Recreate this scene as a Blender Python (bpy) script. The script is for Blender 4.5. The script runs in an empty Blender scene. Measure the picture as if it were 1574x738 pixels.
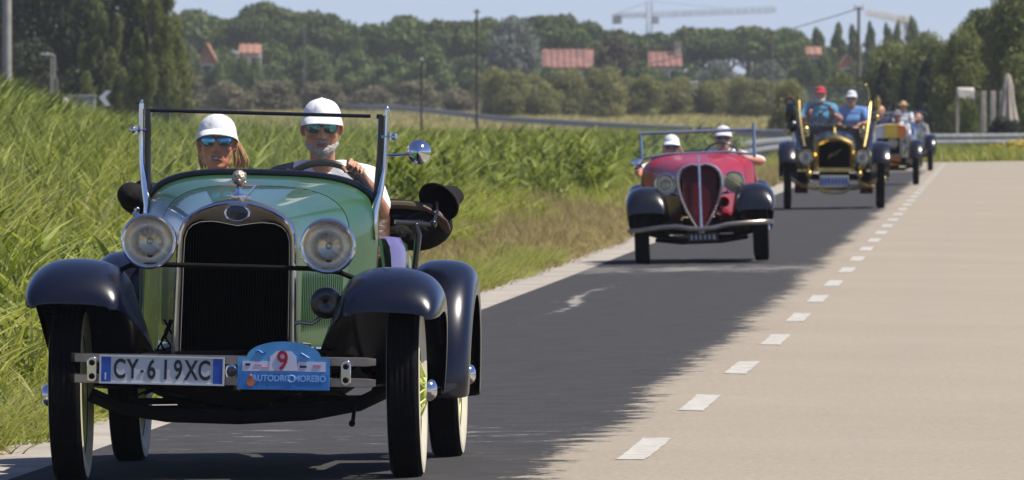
import bpy, bmesh, math, random
import numpy as np
from mathutils import Vector, Matrix, Euler, Quaternion

R = math.radians
random.seed(7)
np.random.seed(7)
S = bpy.context.scene
COL = S.collection

# ------------------------------------------------------------------ camera
F_PX, HZ, CX, EYE = 16500.0, 165.0, 787.0, 1.52      # focal length in photo pixels, horizon row, centre column, eye height
cam_d = bpy.data.cameras.new('camera')
cam = bpy.data.objects.new('camera', cam_d)
COL.objects.link(cam)
cam.location = (0, 0, EYE)
cam.rotation_euler = (R(90) - math.atan(204 / F_PX), 0, 0)
cam_d.sensor_width = 36.0
cam_d.lens = 36.0 * F_PX / 1574.0
cam_d.clip_start = 0.5
cam_d.clip_end = 30000
cam_d.dof.use_dof = True
cam_d.dof.focus_distance = 45.5
cam_d.dof.aperture_fstop = 21.0
S.camera = cam

# ------------------------------------------------------------------ sky and sun
SUN = Vector((0.51, -0.10, 0.85)).normalized()
el = math.asin(SUN.z)
az = math.atan2(SUN.x, SUN.y)
W = bpy.data.worlds.new('World')
S.world = W
W.use_nodes = True
nt = W.node_tree
bg = nt.nodes['Background']
sky = nt.nodes.new('ShaderNodeTexSky')
sky.sky_type = 'NISHITA'
sky.sun_disc = False
sky.sun_elevation = el
sky.sun_rotation = az
sky.air_density = 1.0
sky.dust_density = 0.0
sky.ozone_density = 1.0
tc = nt.nodes.new('ShaderNodeTexCoord')
mp = nt.nodes.new('ShaderNodeMapping')
mp.inputs['Location'].default_value = (0, 0, 0.06)     # the thin bright band at the very horizon lies behind the trees
nt.links.new(tc.outputs['Generated'], mp.inputs['Vector'])
nt.links.new(mp.outputs['Vector'], sky.inputs['Vector'])
tint = nt.nodes.new('ShaderNodeMix'); tint.data_type = 'RGBA'; tint.blend_type = 'MULTIPLY'
tint.inputs['Factor'].default_value = 1.0
tint.inputs['B'].default_value = (0.70, 0.680, 0.870, 1)
nt.links.new(sky.outputs['Color'], tint.inputs['A'])
nt.links.new(tint.outputs['Result'], bg.inputs['Color'])
bg.inputs['Strength'].default_value = 0.10

sun_d = bpy.data.lights.new('sun', 'SUN')
sun_d.energy = 4.6
sun_d.angle = R(0.53)
sun_d.color = (1.0, 0.94, 0.84)
sun = bpy.data.objects.new('sun', sun_d)
COL.objects.link(sun)
sun.rotation_euler = SUN.to_track_quat('Z', 'Y').to_euler()
sun.location = (30, 40, 60)

S.view_settings.view_transform = 'Standard'
S.view_settings.look = 'None'
S.view_settings.exposure = 0.5
S.view_settings.gamma = 1.0
S.render.engine = 'CYCLES'
S.cycles.max_bounces = 8
S.cycles.transparent_max_bounces = 16
S.cycles.caustics_reflective = False
S.cycles.caustics_refractive = False
S.cycles.use_denoising = True

# ------------------------------------------------------------------ materials
def lin(*c):
    return tuple(((v / 255) / 12.92 if v / 255 <= 0.04045 else ((v / 255 + 0.055) / 1.055) ** 2.4) for v in c)

def new_mat(name):
    m = bpy.data.materials.new(name)
    m.use_nodes = True
    return m, m.node_tree, m.node_tree.nodes['Principled BSDF']

def pm(name, c, c2=None, scale=8.0, rough=0.5, metal=0.0, coat=0.0, bump=0.0, bscale=None, rvar=0.0, spec=0.5, stretch=None, world=False, sheen=0.0):
    """principled material whose colour wanders between c and c2 with noise"""
    m, t, p = new_mat(name)
    N, L = t.nodes, t.links
    if c2 is None:
        c2 = tuple(v * 0.8 for v in c)
    tcn = N.new('ShaderNodeNewGeometry') if world else N.new('ShaderNodeTexCoord')
    src = tcn.outputs['Position'] if world else tcn.outputs['Object']
    if stretch:
        mm = N.new('ShaderNodeMapping'); mm.inputs['Scale'].default_value = stretch
        L.new(src, mm.inputs['Vector']); src = mm.outputs['Vector']
    n = N.new('ShaderNodeTexNoise'); n.inputs['Scale'].default_value = scale; n.inputs['Detail'].default_value = 5
    L.new(src, n.inputs['Vector'])
    r = N.new('ShaderNodeValToRGB')
    r.color_ramp.elements[0].position = 0.36; r.color_ramp.elements[1].position = 0.64
    r.color_ramp.elements[0].color = (*c, 1); r.color_ramp.elements[1].color = (*c2, 1)
    L.new(n.outputs['Fac'], r.inputs['Fac']); L.new(r.outputs['Color'], p.inputs['Base Color'])
    p.inputs['Roughness'].default_value = rough
    p.inputs['Metallic'].default_value = metal
    p.inputs['Coat Weight'].default_value = coat
    p.inputs['Coat Roughness'].default_value = 0.04
    p.inputs['Specular IOR Level'].default_value = spec
    if sheen: p.inputs['Sheen Weight'].default_value = sheen
    if rvar:
        mr = N.new('ShaderNodeMapRange'); mr.inputs['To Min'].default_value = max(0.02, rough - rvar); mr.inputs['To Max'].default_value = rough + rvar
        L.new(n.outputs['Fac'], mr.inputs['Value']); L.new(mr.outputs['Result'], p.inputs['Roughness'])
    if bump:
        n2 = N.new('ShaderNodeTexNoise'); n2.inputs['Scale'].default_value = bscale or scale * 4; n2.inputs['Detail'].default_value = 4
        L.new(src, n2.inputs['Vector'])
        b = N.new('ShaderNodeBump'); b.inputs['Strength'].default_value = bump; b.inputs['Distance'].default_value = 0.02
        L.new(n2.outputs['Fac'], b.inputs['Height']); L.new(b.outputs['Normal'], p.inputs['Normal'])
    return m

def leaf_mat(name, c, c2, trans=0.35, scale=0.35, rough=0.6, tip=None):
    """leaves and blades: diffuse + translucent, tone per leaf from the 'tone' attribute, wider patches from noise"""
    m, t, p = new_mat(name)
    N, L = t.nodes, t.links
    g = N.new('ShaderNodeNewGeometry')
    n = N.new('ShaderNodeTexNoise'); n.inputs['Scale'].default_value = scale; n.inputs['Detail'].default_value = 3
    L.new(g.outputs['Position'], n.inputs['Vector'])
    a = N.new('ShaderNodeAttribute'); a.attribute_name = 'tone'
    ad = N.new('ShaderNodeMath'); ad.operation = 'ADD'
    L.new(n.outputs['Fac'], ad.inputs[0]); L.new(a.outputs['Fac'], ad.inputs[1])
    mr = N.new('ShaderNodeMapRange'); mr.inputs['From Min'].default_value = 0.5; mr.inputs['From Max'].default_value = 1.5
    L.new(ad.outputs[0], mr.inputs['Value'])
    r = N.new('ShaderNodeValToRGB')
    r.color_ramp.elements[0].color = (*c, 1); r.color_ramp.elements[1].color = (*c2, 1)
    if tip:
        e = r.color_ramp.elements.new(0.93); e.color = (*c2, 1)
        r.color_ramp.elements[-1].color = (*tip, 1)
    L.new(mr.outputs['Result'], r.inputs['Fac'])
    L.new(r.outputs['Color'], p.inputs['Base Color'])
    p.inputs['Roughness'].default_value = rough
    p.inputs['Specular IOR Level'].default_value = 0.25
    tr = N.new('ShaderNodeBsdfTranslucent')
    hs = N.new('ShaderNodeHueSaturation'); hs.inputs['Saturation'].default_value = 1.15; hs.inputs['Value'].default_value = 1.2
    L.new(r.outputs['Color'], hs.inputs['Color']); L.new(hs.outputs['Color'], tr.inputs['Color'])
    mx = N.new('ShaderNodeMixShader'); mx.inputs['Fac'].default_value = trans
    L.new(p.outputs['BSDF'], mx.inputs[1]); L.new(tr.outputs['BSDF'], mx.inputs[2])
    L.new(mx.outputs['Shader'], N['Material Output'].inputs['Surface'])
    return m

def glass_mat(name, tint=(0.95, 0.98, 0.97), refl=1.0, dirt=0.04):
    """thin flat glass: clear, with fresnel reflection and a little dust"""
    m, t, p = new_mat(name)
    N, L = t.nodes, t.links
    tr = N.new('ShaderNodeBsdfTransparent'); tr.inputs['Color'].default_value = (*tint, 1)
    gl = N.new('ShaderNodeBsdfGlossy'); gl.inputs['Roughness'].default_value = 0.02
    fr = N.new('ShaderNodeFresnel'); fr.inputs['IOR'].default_value = 1.5
    mu = N.new('ShaderNodeMath'); mu.operation = 'MULTIPLY'; mu.inputs[1].default_value = refl
    L.new(fr.outputs['Fac'], mu.inputs[0])
    mx = N.new('ShaderNodeMixShader'); L.new(mu.outputs[0], mx.inputs['Fac']); L.new(tr.outputs[0], mx.inputs[1]); L.new(gl.outputs[0], mx.inputs[2])
    df = N.new('ShaderNodeBsdfDiffuse'); df.inputs['Color'].default_value = (0.75, 0.78, 0.78, 1)
    n = N.new('ShaderNodeTexNoise'); n.inputs['Scale'].default_value = 6
    m2 = N.new('ShaderNodeMath'); m2.operation = 'MULTIPLY'; m2.inputs[1].default_value = dirt * 2
    L.new(n.outputs['Fac'], m2.inputs[0])
    mx2 = N.new('ShaderNodeMixShader'); L.new(m2.outputs[0], mx2.inputs['Fac']); L.new(mx.outputs[0], mx2.inputs[1]); L.new(df.outputs[0], mx2.inputs[2])
    L.new(mx2.outputs[0], N['Material Output'].inputs['Surface'])
    return m

M = {}
M['green_paint'] = pm('green car paint', (0.028, 0.088, 0.036), (0.034, 0.102, 0.043), 3, rough=0.35, coat=0.7, rvar=0.05)
M['navy_paint'] = pm('navy black car paint', (0.0018, 0.0024, 0.009), (0.0024, 0.0030, 0.010), 3, rough=0.28, coat=0.3, rvar=0.05)
M['lilac_sheen'] = pm('enamel with painted lilac sky sheen', (0.16, 0.13, 0.30), (0.12, 0.10, 0.24), 5, rough=0.35, coat=0.5)  # sky reflection on navy paint, put into the base colour as lilac
M['black_paint'] = pm('black car paint', (0.0035, 0.0035, 0.0045), (0.006, 0.006, 0.007), 4, rough=0.3, coat=0.5)
M['red_paint'] = pm('red car paint', (0.30, 0.0045, 0.013), (0.35, 0.006, 0.018), 3, rough=0.4, coat=0.32)
M['darkred'] = pm('dark red enamel', (0.20, 0.004, 0.010), (0.13, 0.003, 0.007), 5, rough=0.4, coat=0.4)
M['orange_paint'] = pm('orange car paint', (0.85, 0.26, 0.01), (0.8, 0.22, 0.01), 4, rough=0.4, coat=0.8)
M['yellow_paint'] = pm('amber yellow paint', (0.97, 0.70, 0.07), (0.95, 0.64, 0.06), 4, rough=0.4, coat=0.8)
M['white_paint'] = pm('white enamel', (0.78, 0.77, 0.74), (0.72, 0.71, 0.68), 4, rough=0.4, coat=0.4)
M['chrome'] = pm('chrome plate', (0.72, 0.73, 0.75), (0.62, 0.62, 0.64), 14, rough=0.10, metal=1.0, rvar=0.05)
M['chrome_soft'] = pm('dull bright chrome', (0.66, 0.66, 0.68), (0.55, 0.55, 0.57), 14, rough=0.28, metal=0.85, rvar=0.06)
M['nickel'] = pm('dull nickel plate', (0.33, 0.285, 0.24), (0.24, 0.21, 0.175), 9, rough=0.36, metal=1.0, rvar=0.08)
M['brass'] = pm('polished brass', (0.66, 0.50, 0.19), (0.46, 0.33, 0.11), 10, rough=0.28, metal=1.0, rvar=0.08)
M['rubber'] = pm('tyre rubber', (0.0035, 0.0035, 0.0042), (0.007, 0.0068, 0.0068), 20, rough=0.9, bump=0.3, bscale=60, spec=0.12)
M['rubber_grey'] = pm('dusty tyre rubber', (0.03, 0.03, 0.031), (0.05, 0.047, 0.045), 14, rough=0.85, bump=0.3, bscale=60)
M['cream'] = pm('cream whitewall rubber', (0.62, 0.57, 0.42), (0.52, 0.47, 0.34), 7, rough=0.55)
M['spoke'] = pm('pale yellow green spoke enamel', (0.55, 0.60, 0.16), (0.48, 0.52, 0.14), 9, rough=0.35, coat=0.5)
M['black'] = pm('black chassis enamel', (0.0035, 0.0035, 0.004), (0.007, 0.0065, 0.006), 7, rough=0.75, spec=0.15)
M['core'] = pm('black radiator core', (0.0015, 0.0015, 0.0015), (0.0025, 0.0025, 0.0025), 40, rough=0.9, spec=0.05)
M['canvas'] = pm('black folded canvas', (0.007, 0.006, 0.006), (0.014, 0.012, 0.011), 12, rough=0.85, bump=0.8, bscale=25, spec=0.2)
M['brown_leather'] = pm('brown leather', (0.06, 0.025, 0.014), (0.10, 0.045, 0.025), 12, rough=0.5, bump=0.3)
M['olive_fabric'] = pm('olive brown piping', (0.11, 0.085, 0.045), (0.08, 0.06, 0.03), 12, rough=0.8)
M['glass'] = glass_mat('windscreen glass', dirt=0.03)
M['glass_hazy'] = glass_mat('old brass car glass', tint=(0.86, 0.93, 0.9), dirt=0.06)
M['lens'] = glass_mat('headlamp lens glass', tint=(0.97, 0.95, 0.88), dirt=0.07)
M['silver'] = pm('silvered reflector', (0.86, 0.82, 0.74), (0.78, 0.74, 0.66), 6, rough=0.22, metal=1.0)
M['yellow_lens'] = pm('yellowed lamp glass', (0.34, 0.32, 0.17), (0.28, 0.26, 0.14), 8, rough=0.12, coat=0.6)
M['plate_white'] = pm('number plate white', (0.58, 0.60, 0.60), (0.52, 0.54, 0.54), 9, rough=0.35)
M['plate_blue'] = pm('number plate blue', (0.012, 0.07, 0.36), (0.016, 0.085, 0.40), 9, rough=0.35)
M['ink'] = pm('black print', (0.008, 0.008, 0.010), (0.012, 0.012, 0.014), 9, rough=0.4)
M['sign_blue'] = pm('rally plate light blue', (0.085, 0.34, 0.62), (0.035, 0.20, 0.50), 6, rough=0.3, coat=0.3)
M['sign_blue2'] = pm('rally plate deep blue', (0.02, 0.16, 0.48), (0.03, 0.20, 0.52), 9, rough=0.3)
M['sign_white'] = pm('rally plate white panel', (0.66, 0.62, 0.70), (0.55, 0.58, 0.72), 14, rough=0.4)
M['sign_red'] = pm('rally plate red print', (0.30, 0.006, 0.018), (0.36, 0.01, 0.02), 9, rough=0.4)
M['sign_pale'] = pm('rally plate pale print', (0.26, 0.50, 0.80), (0.22, 0.44, 0.74), 9, rough=0.4)
M['sign_pink'] = pm('rally plate pink print', (0.62, 0.30, 0.40), (0.50, 0.22, 0.32), 9, rough=0.4)
M['sign_orange'] = pm('rally plate orange crest', (0.62, 0.17, 0.06), (0.40, 0.12, 0.06), 30, rough=0.4)
M['enamel_dark'] = pm('dark blue badge enamel', (0.006, 0.007, 0.02), (0.012, 0.012, 0.03), 9, rough=0.25, coat=0.6)
M['stone_ball'] = pm('weathered mascot bronze', (0.46, 0.40, 0.33), (0.20, 0.16, 0.12), 35, rough=0.4, metal=0.5, bump=0.5, bscale=60)
M['skin'] = pm('warm tan skin', (0.55, 0.26, 0.150), (0.45, 0.20, 0.115), 14, rough=0.5, bump=0.1, bscale=80)
M['skin_red'] = pm('reddish tan skin', (0.62, 0.25, 0.135), (0.52, 0.19, 0.10), 14, rough=0.5, bump=0.1, bscale=80)
for k in ('skin', 'skin_red'):
    b = M[k].node_tree.nodes['Principled BSDF']
    b.inputs['Subsurface Weight'].default_value = 0.08
    b.inputs['Subsurface Radius'].default_value = (0.02, 0.008, 0.004)
M['white_cloth'] = pm('white cotton', (0.80, 0.79, 0.80), (0.72, 0.71, 0.73), 9, rough=0.85, bump=0.5, bscale=14)
M['offwhite_cloth'] = pm('off white cotton', (0.66, 0.66, 0.68), (0.58, 0.58, 0.61), 9, rough=0.85, bump=0.5, bscale=14)
M['navy_cloth'] = pm('navy cotton', (0.012, 0.016, 0.05), (0.02, 0.024, 0.07), 9, rough=0.85, bump=0.5, bscale=14)
M['blue_cloth'] = pm('light blue cotton', (0.10, 0.22, 0.52), (0.14, 0.30, 0.62), 6, rough=0.85, bump=0.5, bscale=14)
M['teal_cloth'] = pm('teal blue cotton', (0.06, 0.20, 0.42), (0.10, 0.34, 0.50), 6, rough=0.85, bump=0.5, bscale=14)
M['coral_cloth'] = pm('coral red cotton', (0.50, 0.09, 0.08), (0.40, 0.07, 0.06), 8, rough=0.85, bump=0.5, bscale=14)
M['red_cloth'] = pm('red cotton', (0.50, 0.02, 0.03), (0.42, 0.02, 0.03), 8, rough=0.8)
M['grey_cloth'] = pm('grey wool', (0.16, 0.15, 0.15), (0.22, 0.2, 0.2), 8, rough=0.9, bump=0.4, bscale=30)
M['straw'] = pm('straw weave', (0.55, 0.42, 0.22), (0.45, 0.33, 0.17), 30, rough=0.8, bump=0.4)
M['blond'] = pm('blond hair', (0.62, 0.40, 0.17), (0.42, 0.25, 0.09), 20, rough=0.45, bump=0.5, bscale=60, stretch=(6, 6, 1))
M['grey_hair'] = pm('grey beard', (0.52, 0.47, 0.43), (0.30, 0.26, 0.23), 60, rough=0.7, bump=0.8, bscale=120)
M['white_hair'] = pm('white beard', (0.72, 0.70, 0.67), (0.55, 0.53, 0.5), 60, rough=0.7, bump=0.8, bscale=120)
M['lip'] = pm('lips', (0.36, 0.13, 0.10), (0.3, 0.10, 0.08), 20, rough=0.4)
M['tooth'] = pm('teeth', (0.75, 0.72, 0.66), (0.7, 0.67, 0.6), 20, rough=0.3)
M['eye'] = pm('dark eyes', (0.02, 0.015, 0.01), (0.03, 0.02, 0.015), 20, rough=0.15)
M['mirror_blue'] = pm('blue mirror lens', (0.04, 0.36, 0.80), (0.10, 0.55, 0.85), 20, rough=0.10, metal=0.75, coat=1.0)
M['mirror_teal'] = pm('teal mirror lens', (0.02, 0.20, 0.24), (0.04, 0.34, 0.36), 25, rough=0.10, metal=0.75, coat=1.0)
M['frame_black'] = pm('black plastic frame', (0.01, 0.01, 0.012), (0.015, 0.015, 0.018), 20, rough=0.3)
M['bluegrey_metal'] = pm('blue grey painted windscreen frame', (0.20, 0.26, 0.36), (0.26, 0.32, 0.42), 6, rough=0.3, metal=0.5)
M['galv'] = pm('galvanised guardrail steel', (0.26, 0.265, 0.265), (0.18, 0.185, 0.18), 3, rough=0.6, metal=0.3)
M['timber_pole'] = pm('grey weathered timber pole', (0.16, 0.14, 0.12), (0.11, 0.095, 0.08), 4, rough=0.9, stretch=(6, 6, 0.6))
M['dark_pole'] = pm('dark timber post', (0.05, 0.042, 0.035), (0.035, 0.03, 0.026), 4, rough=0.9, stretch=(6, 6, 0.6))
M['pale_pole'] = pm('pale concrete pole', (0.36, 0.34, 0.31), (0.28, 0.27, 0.25), 3, rough=0.85)
M['crane'] = pm('crane steel faded towards the sky', (0.42, 0.44, 0.47), (0.36, 0.38, 0.40), 0.5, rough=0.6)  # steel colour lightened towards the sky, painting in the fade of distant haze
M['crane_beige'] = pm('beige crane steel', (0.50, 0.44, 0.34), (0.44, 0.38, 0.3), 0.5, rough=0.6)
M['bark'] = pm('tree bark', (0.085, 0.065, 0.05), (0.05, 0.04, 0.03), 4, rough=0.95, bump=0.6, stretch=(5, 5, 0.8))
M['pale_bark'] = pm('pale tree bark', (0.26, 0.23, 0.19), (0.17, 0.15, 0.12), 4, rough=0.95, bump=0.6, stretch=(5, 5, 0.8))
M['terracotta'] = pm('terracotta roof tiles', (0.29, 0.14, 0.105), (0.17, 0.09, 0.075), 1.2, rough=0.85, bump=0.4, bscale=9)
M['terracotta_pale'] = pm('pale orange roof tiles', (0.38, 0.19, 0.12), (0.25, 0.13, 0.09), 1.2, rough=0.85, bump=0.4, bscale=9)
M['stucco'] = pm('cream stucco', (0.52, 0.45, 0.36), (0.46, 0.39, 0.31), 1.5, rough=0.9)
M['stucco_pink'] = pm('salmon stucco', (0.50, 0.27, 0.19), (0.44, 0.23, 0.16), 1.5, rough=0.9)
M['shutter'] = pm('dark window', (0.03, 0.035, 0.04), (0.05, 0.05, 0.05), 2, rough=0.25)
M['parasol'] = pm('cream parasol canvas', (0.44, 0.38, 0.32), (0.34, 0.29, 0.24), 4, rough=0.85, stretch=(6, 6, 1))
M['awning'] = pm('white awning canvas', (0.52, 0.48, 0.43), (0.42, 0.38, 0.34), 3, rough=0.85)
M['grey_panel'] = pm('pale grey panel', (0.36, 0.37, 0.36), (0.29, 0.30, 0.29), 2, rough=0.7)
M['orange_plastic'] = pm('orange plastic', (0.60, 0.17, 0.03), (0.5, 0.13, 0.02), 3, rough=0.5)
M['sign_metal'] = pm('white painted sign', (0.72, 0.73, 0.74), (0.64, 0.65, 0.66), 3, rough=0.5)

# ------------------------------------------------------------------ mesh builder
class MB:
    def __init__(s):
        s.v = []; s.f = []
    def add(s, vs, fs):
        k = len(s.v)
        s.v += [tuple(v) for v in vs]
        s.f += [tuple(i + k for i in f) for f in fs]
        return s
    def box(s, c, size, rot=None):
        hx, hy, hz = size[0] / 2, size[1] / 2, size[2] / 2
        vs = [Vector((x, y, z)) for x in (-hx, hx) for y in (-hy, hy) for z in (-hz, hz)]
        if rot is not None:
            q = Euler(rot).to_matrix(); vs = [q @ v for v in vs]
        c = Vector(c)
        return s.add([v + c for v in vs], [(0, 1, 3, 2), (4, 6, 7, 5), (0, 4, 5, 1), (2, 3, 7, 6), (0, 2, 6, 4), (1, 5, 7, 3)])
    def loft(s, rings, closed=False, caps=False):
        n = len(rings[0]); vs = []; fs = []
        for r in rings: vs += list(r)
        m = n if closed else n - 1
        for i in range(len(rings) - 1):
            for j in range(m):
                a = i * n + j; b = i * n + (j + 1) % n
                fs.append((a, b, b + n, a + n))
        if caps:
            fs.append(tuple(range(n - 1, -1, -1)))
            k = (len(rings) - 1) * n
            fs.append(tuple(k + j for j in range(n)))
        return s.add(vs, fs)
    def tube(s, path, r, n=8, caps=True, flat=1.0, up=None):
        """round (or flattened) tube along a polyline; r is a number or a list"""
        P = [Vector(p) for p in path]
        rs = r if isinstance(r, (list, tuple)) else [r] * len(P)
        rings = []; ref = None
        for i, p in enumerate(P):
            d = (P[min(i + 1, len(P) - 1)] - P[max(i - 1, 0)]).normalized()
            if ref is None:
                ref = Vector(up) if up is not None else (Vector((0, 0, 1)) if abs(d.z) < 0.9 else Vector((0, 1, 0)))
            u = (ref - d * ref.dot(d))
            if u.length < 1e-5: u = d.orthogonal()
            u.normalize(); w = d.cross(u); ref = u
            rings.append([p + (u * math.cos(a) + w * math.sin(a) * flat) * rs[i] for a in [2 * math.pi * k / n for k in range(n)]])
        return s.loft(rings, True, caps)
    def ring_tube(s, c, rad, r, ax='y', n=24, m=8, rot=None, a0=0.0, a1=2 * math.pi, sq=1.0):
        """torus round axis ax"""
        full = abs(a1 - a0) > 6.28
        rings = []
        cnt = n if full else n + 1
        for i in range(cnt):
            a = a0 + (a1 - a0) * i / n
            ring = []
            for k in range(m):
                b = 2 * math.pi * k / m
                q = rad + r * math.cos(b); h = r * math.sin(b) * sq
                x, z, y = q * math.cos(a), q * math.sin(a), h
                v = Vector((x, y, z)) if ax == 'y' else (Vector((y, x, z)) if ax == 'x' else Vector((x, z, y)))
                if rot is not None: v = Euler(rot).to_matrix() @ v
                ring.append(v + Vector(c))
            rings.append(ring)
        if full: rings.append(rings[0])
        return s.loft(rings, True)
    def lathe(s, prof, c=(0, 0, 0), ax='y', n=28, sx=1.0, sz=1.0, rot=None, closed=False):
        """prof: list of (axial, radius) pairs"""
        rings = []
        pr = list(prof) + ([prof[0]] if closed else [])
        q = Euler(rot).to_matrix() if rot is not None else None
        for (h, r) in pr:
            ring = []
            for k in range(n):
                a = 2 * math.pi * k / n
                u, w = r * math.cos(a) * sx, r * math.sin(a) * sz
                v = Vector((u, h, w)) if ax == 'y' else (Vector((h, u, w)) if ax == 'x' else Vector((u, w, h)))
                if q is not None: v = q @ v
                ring.append(v + Vector(c))
            rings.append(ring)
        return s.loft(rings, True)
    def ball(s, c, r, n=14, m=9, rot=None):
        r = (r, r, r) if isinstance(r, (int, float)) else r
        q = Euler(rot).to_matrix() if rot is not None else None
        vs = []; fs = []; c = Vector(c)
        for i in range(m + 1):
            t = math.pi * i / m
            for k in range(n):
                a = 2 * math.pi * k / n
                v = Vector((r[0] * math.sin(t) * math.cos(a), r[1] * math.sin(t) * math.sin(a), r[2] * math.cos(t)))
                if q is not None: v = q @ v
                vs.append(v + c)
        for i in range(m):
            for k in range(n):
                fs.append((i * n + k, (i + 1) * n + k, (i + 1) * n + (k + 1) % n, i * n + (k + 1) % n))
        return s.add(vs, fs)
    def capsule(s, a, b, ra, rb, n=12):
        a = Vector(a); b = Vector(b); d = b - a
        L = d.length
        if L < 1e-6: return s.ball(a, max(ra, rb), n, 8)
        d /= L; u = d.orthogonal().normalized(); w = d.cross(u)
        rings = []
        for (c, r, sgn, order) in ((a, ra, -1, range(0, 5)), (b, rb, 1, range(4, -1, -1))):
            for i in order:
                t = math.pi / 2 * i / 4
                rr = max(1e-4, r * math.sin(t)); cc = c + d * (sgn * r * math.cos(t))
                rings.append([cc + (u * math.cos(q) + w * math.sin(q)) * rr for q in [2 * math.pi * k / n for k in range(n)]])
        return s.loft(rings, True, True)
    def prism(s, poly, y0, y1):
        """extrude an (x, z) polygon along y"""
        n = len(poly)
        vs = [(x, y0, z) for x, z in poly] + [(x, y1, z) for x, z in poly]
        fs = [tuple(range(n)), tuple(range(2 * n - 1, n - 1, -1))] + [(i + n, (i + 1) % n + n, (i + 1) % n, i) for i in range(n)]
        return s.add(vs, fs)
    def frame(s, outer, inner, y0, y1):
        """ring between two (x, z) outlines with the same number of points, extruded along y"""
        n = len(outer)
        rings = [[(x, y0, z) for x, z in outer], [(x, y0, z) for x, z in inner], [(x, y1, z) for x, z in inner], [(x, y1, z) for x, z in outer]]
        rings.append(rings[0])
        return s.loft(rings, True)
    def mesh(s, name, mat, smooth=40, fix=True):
        me = bpy.data.meshes.new(name)
        me.from_pydata(s.v, [], s.f)
        if fix:
            bm = bmesh.new(); bm.from_mesh(me)
            bmesh.ops.recalc_face_normals(bm, faces=bm.faces)
            bm.to_mesh(me); bm.free()
        me.polygons.foreach_set('use_smooth', [bool(smooth)] * len(me.polygons))
        if smooth: me.set_sharp_from_angle(angle=R(smooth))
        if mat: me.materials.append(mat)
        return me
    def obj(s, name, mat, parent=None, smooth=40, bevel=0, loc=None, rot=None, stuff=False, label=None):
        me = s.mesh(name, mat, smooth)
        return link(name, me, parent, bevel, loc, rot, stuff, label)

def link(name, me, parent=None, bevel=0, loc=None, rot=None, stuff=False, label=None):
    o = bpy.data.objects.new(name, me); COL.objects.link(o)
    if parent is not None: o.parent = parent
    if loc is not None: o.location = loc
    if rot is not None: o.rotation_euler = rot
    if bevel:
        b = o.modifiers.new('bevel', 'BEVEL'); b.width = bevel; b.segments = 2; b.limit_method = 'ANGLE'; b.angle_limit = R(40)
    if stuff: o['kind'] = 'stuff'
    if label: o['label'] = label
    return o

def tag(o, label, cat, group=None):
    o['label'] = label; o['category'] = cat
    if group: o['group'] = group
    return o

def thing(name, label, cat, loc=(0, 0, 0), rotz=0.0, group=None):
    o = bpy.data.objects.new(name, None); COL.objects.link(o)
    o.empty_display_size = 0.2
    o.location = loc; o.rotation_euler = (0, 0, rotz)
    return tag(o, label, cat, group)

def copy_tree(o, parent=None):
    c = o.copy(); COL.objects.link(c)
    if parent is not None: c.parent = parent
    for ch in list(o.children): copy_tree(ch, c)
    return c

def text_mesh(txt, size, mat, depth=0.0015, sx=1.0, bold=0.0):
    cu = bpy.data.curves.new('lettering', 'FONT')
    cu.body = txt; cu.size = size; cu.extrude = depth; cu.align_x = 'CENTER'; cu.align_y = 'CENTER'; cu.offset = bold
    o = bpy.data.objects.new('lettering', cu); COL.objects.link(o)
    dg = bpy.context.evaluated_depsgraph_get()
    me = bpy.data.meshes.new_from_object(o.evaluated_get(dg))
    bpy.data.objects.remove(o); bpy.data.curves.remove(cu)
    me.transform(Matrix.Diagonal((sx, 1, 1, 1)))
    me.transform(Matrix.Rotation(R(90), 4, 'X'))
    me.materials.clear(); me.materials.append(mat)
    return me

def at(px, py, Z):
    """world point seen at photo pixel (px, py) at distance Z"""
    return Vector(((px - CX) * Z / F_PX, Z, EYE - (py - HZ) * Z / F_PX))
# ================================================================== THE SETTING
_ctrl_z = [-60, 20, 47.7, 70.5, 100, 150, 200, 250, 296]
_ctrl_x = [-4.9, -0.95, 0.59, 1.74, 3.12, 5.37, 7.63, 9.88, 11.95]
def road_x(z):
    return float(np.interp(z, _ctrl_z, _ctrl_x))
def road_h(off):
    return -0.015 * abs(off)
def ground_pt(x, z):
    return road_h(x - road_x(z)) if abs(x - road_x(z)) < 2.9 else -0.06

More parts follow.
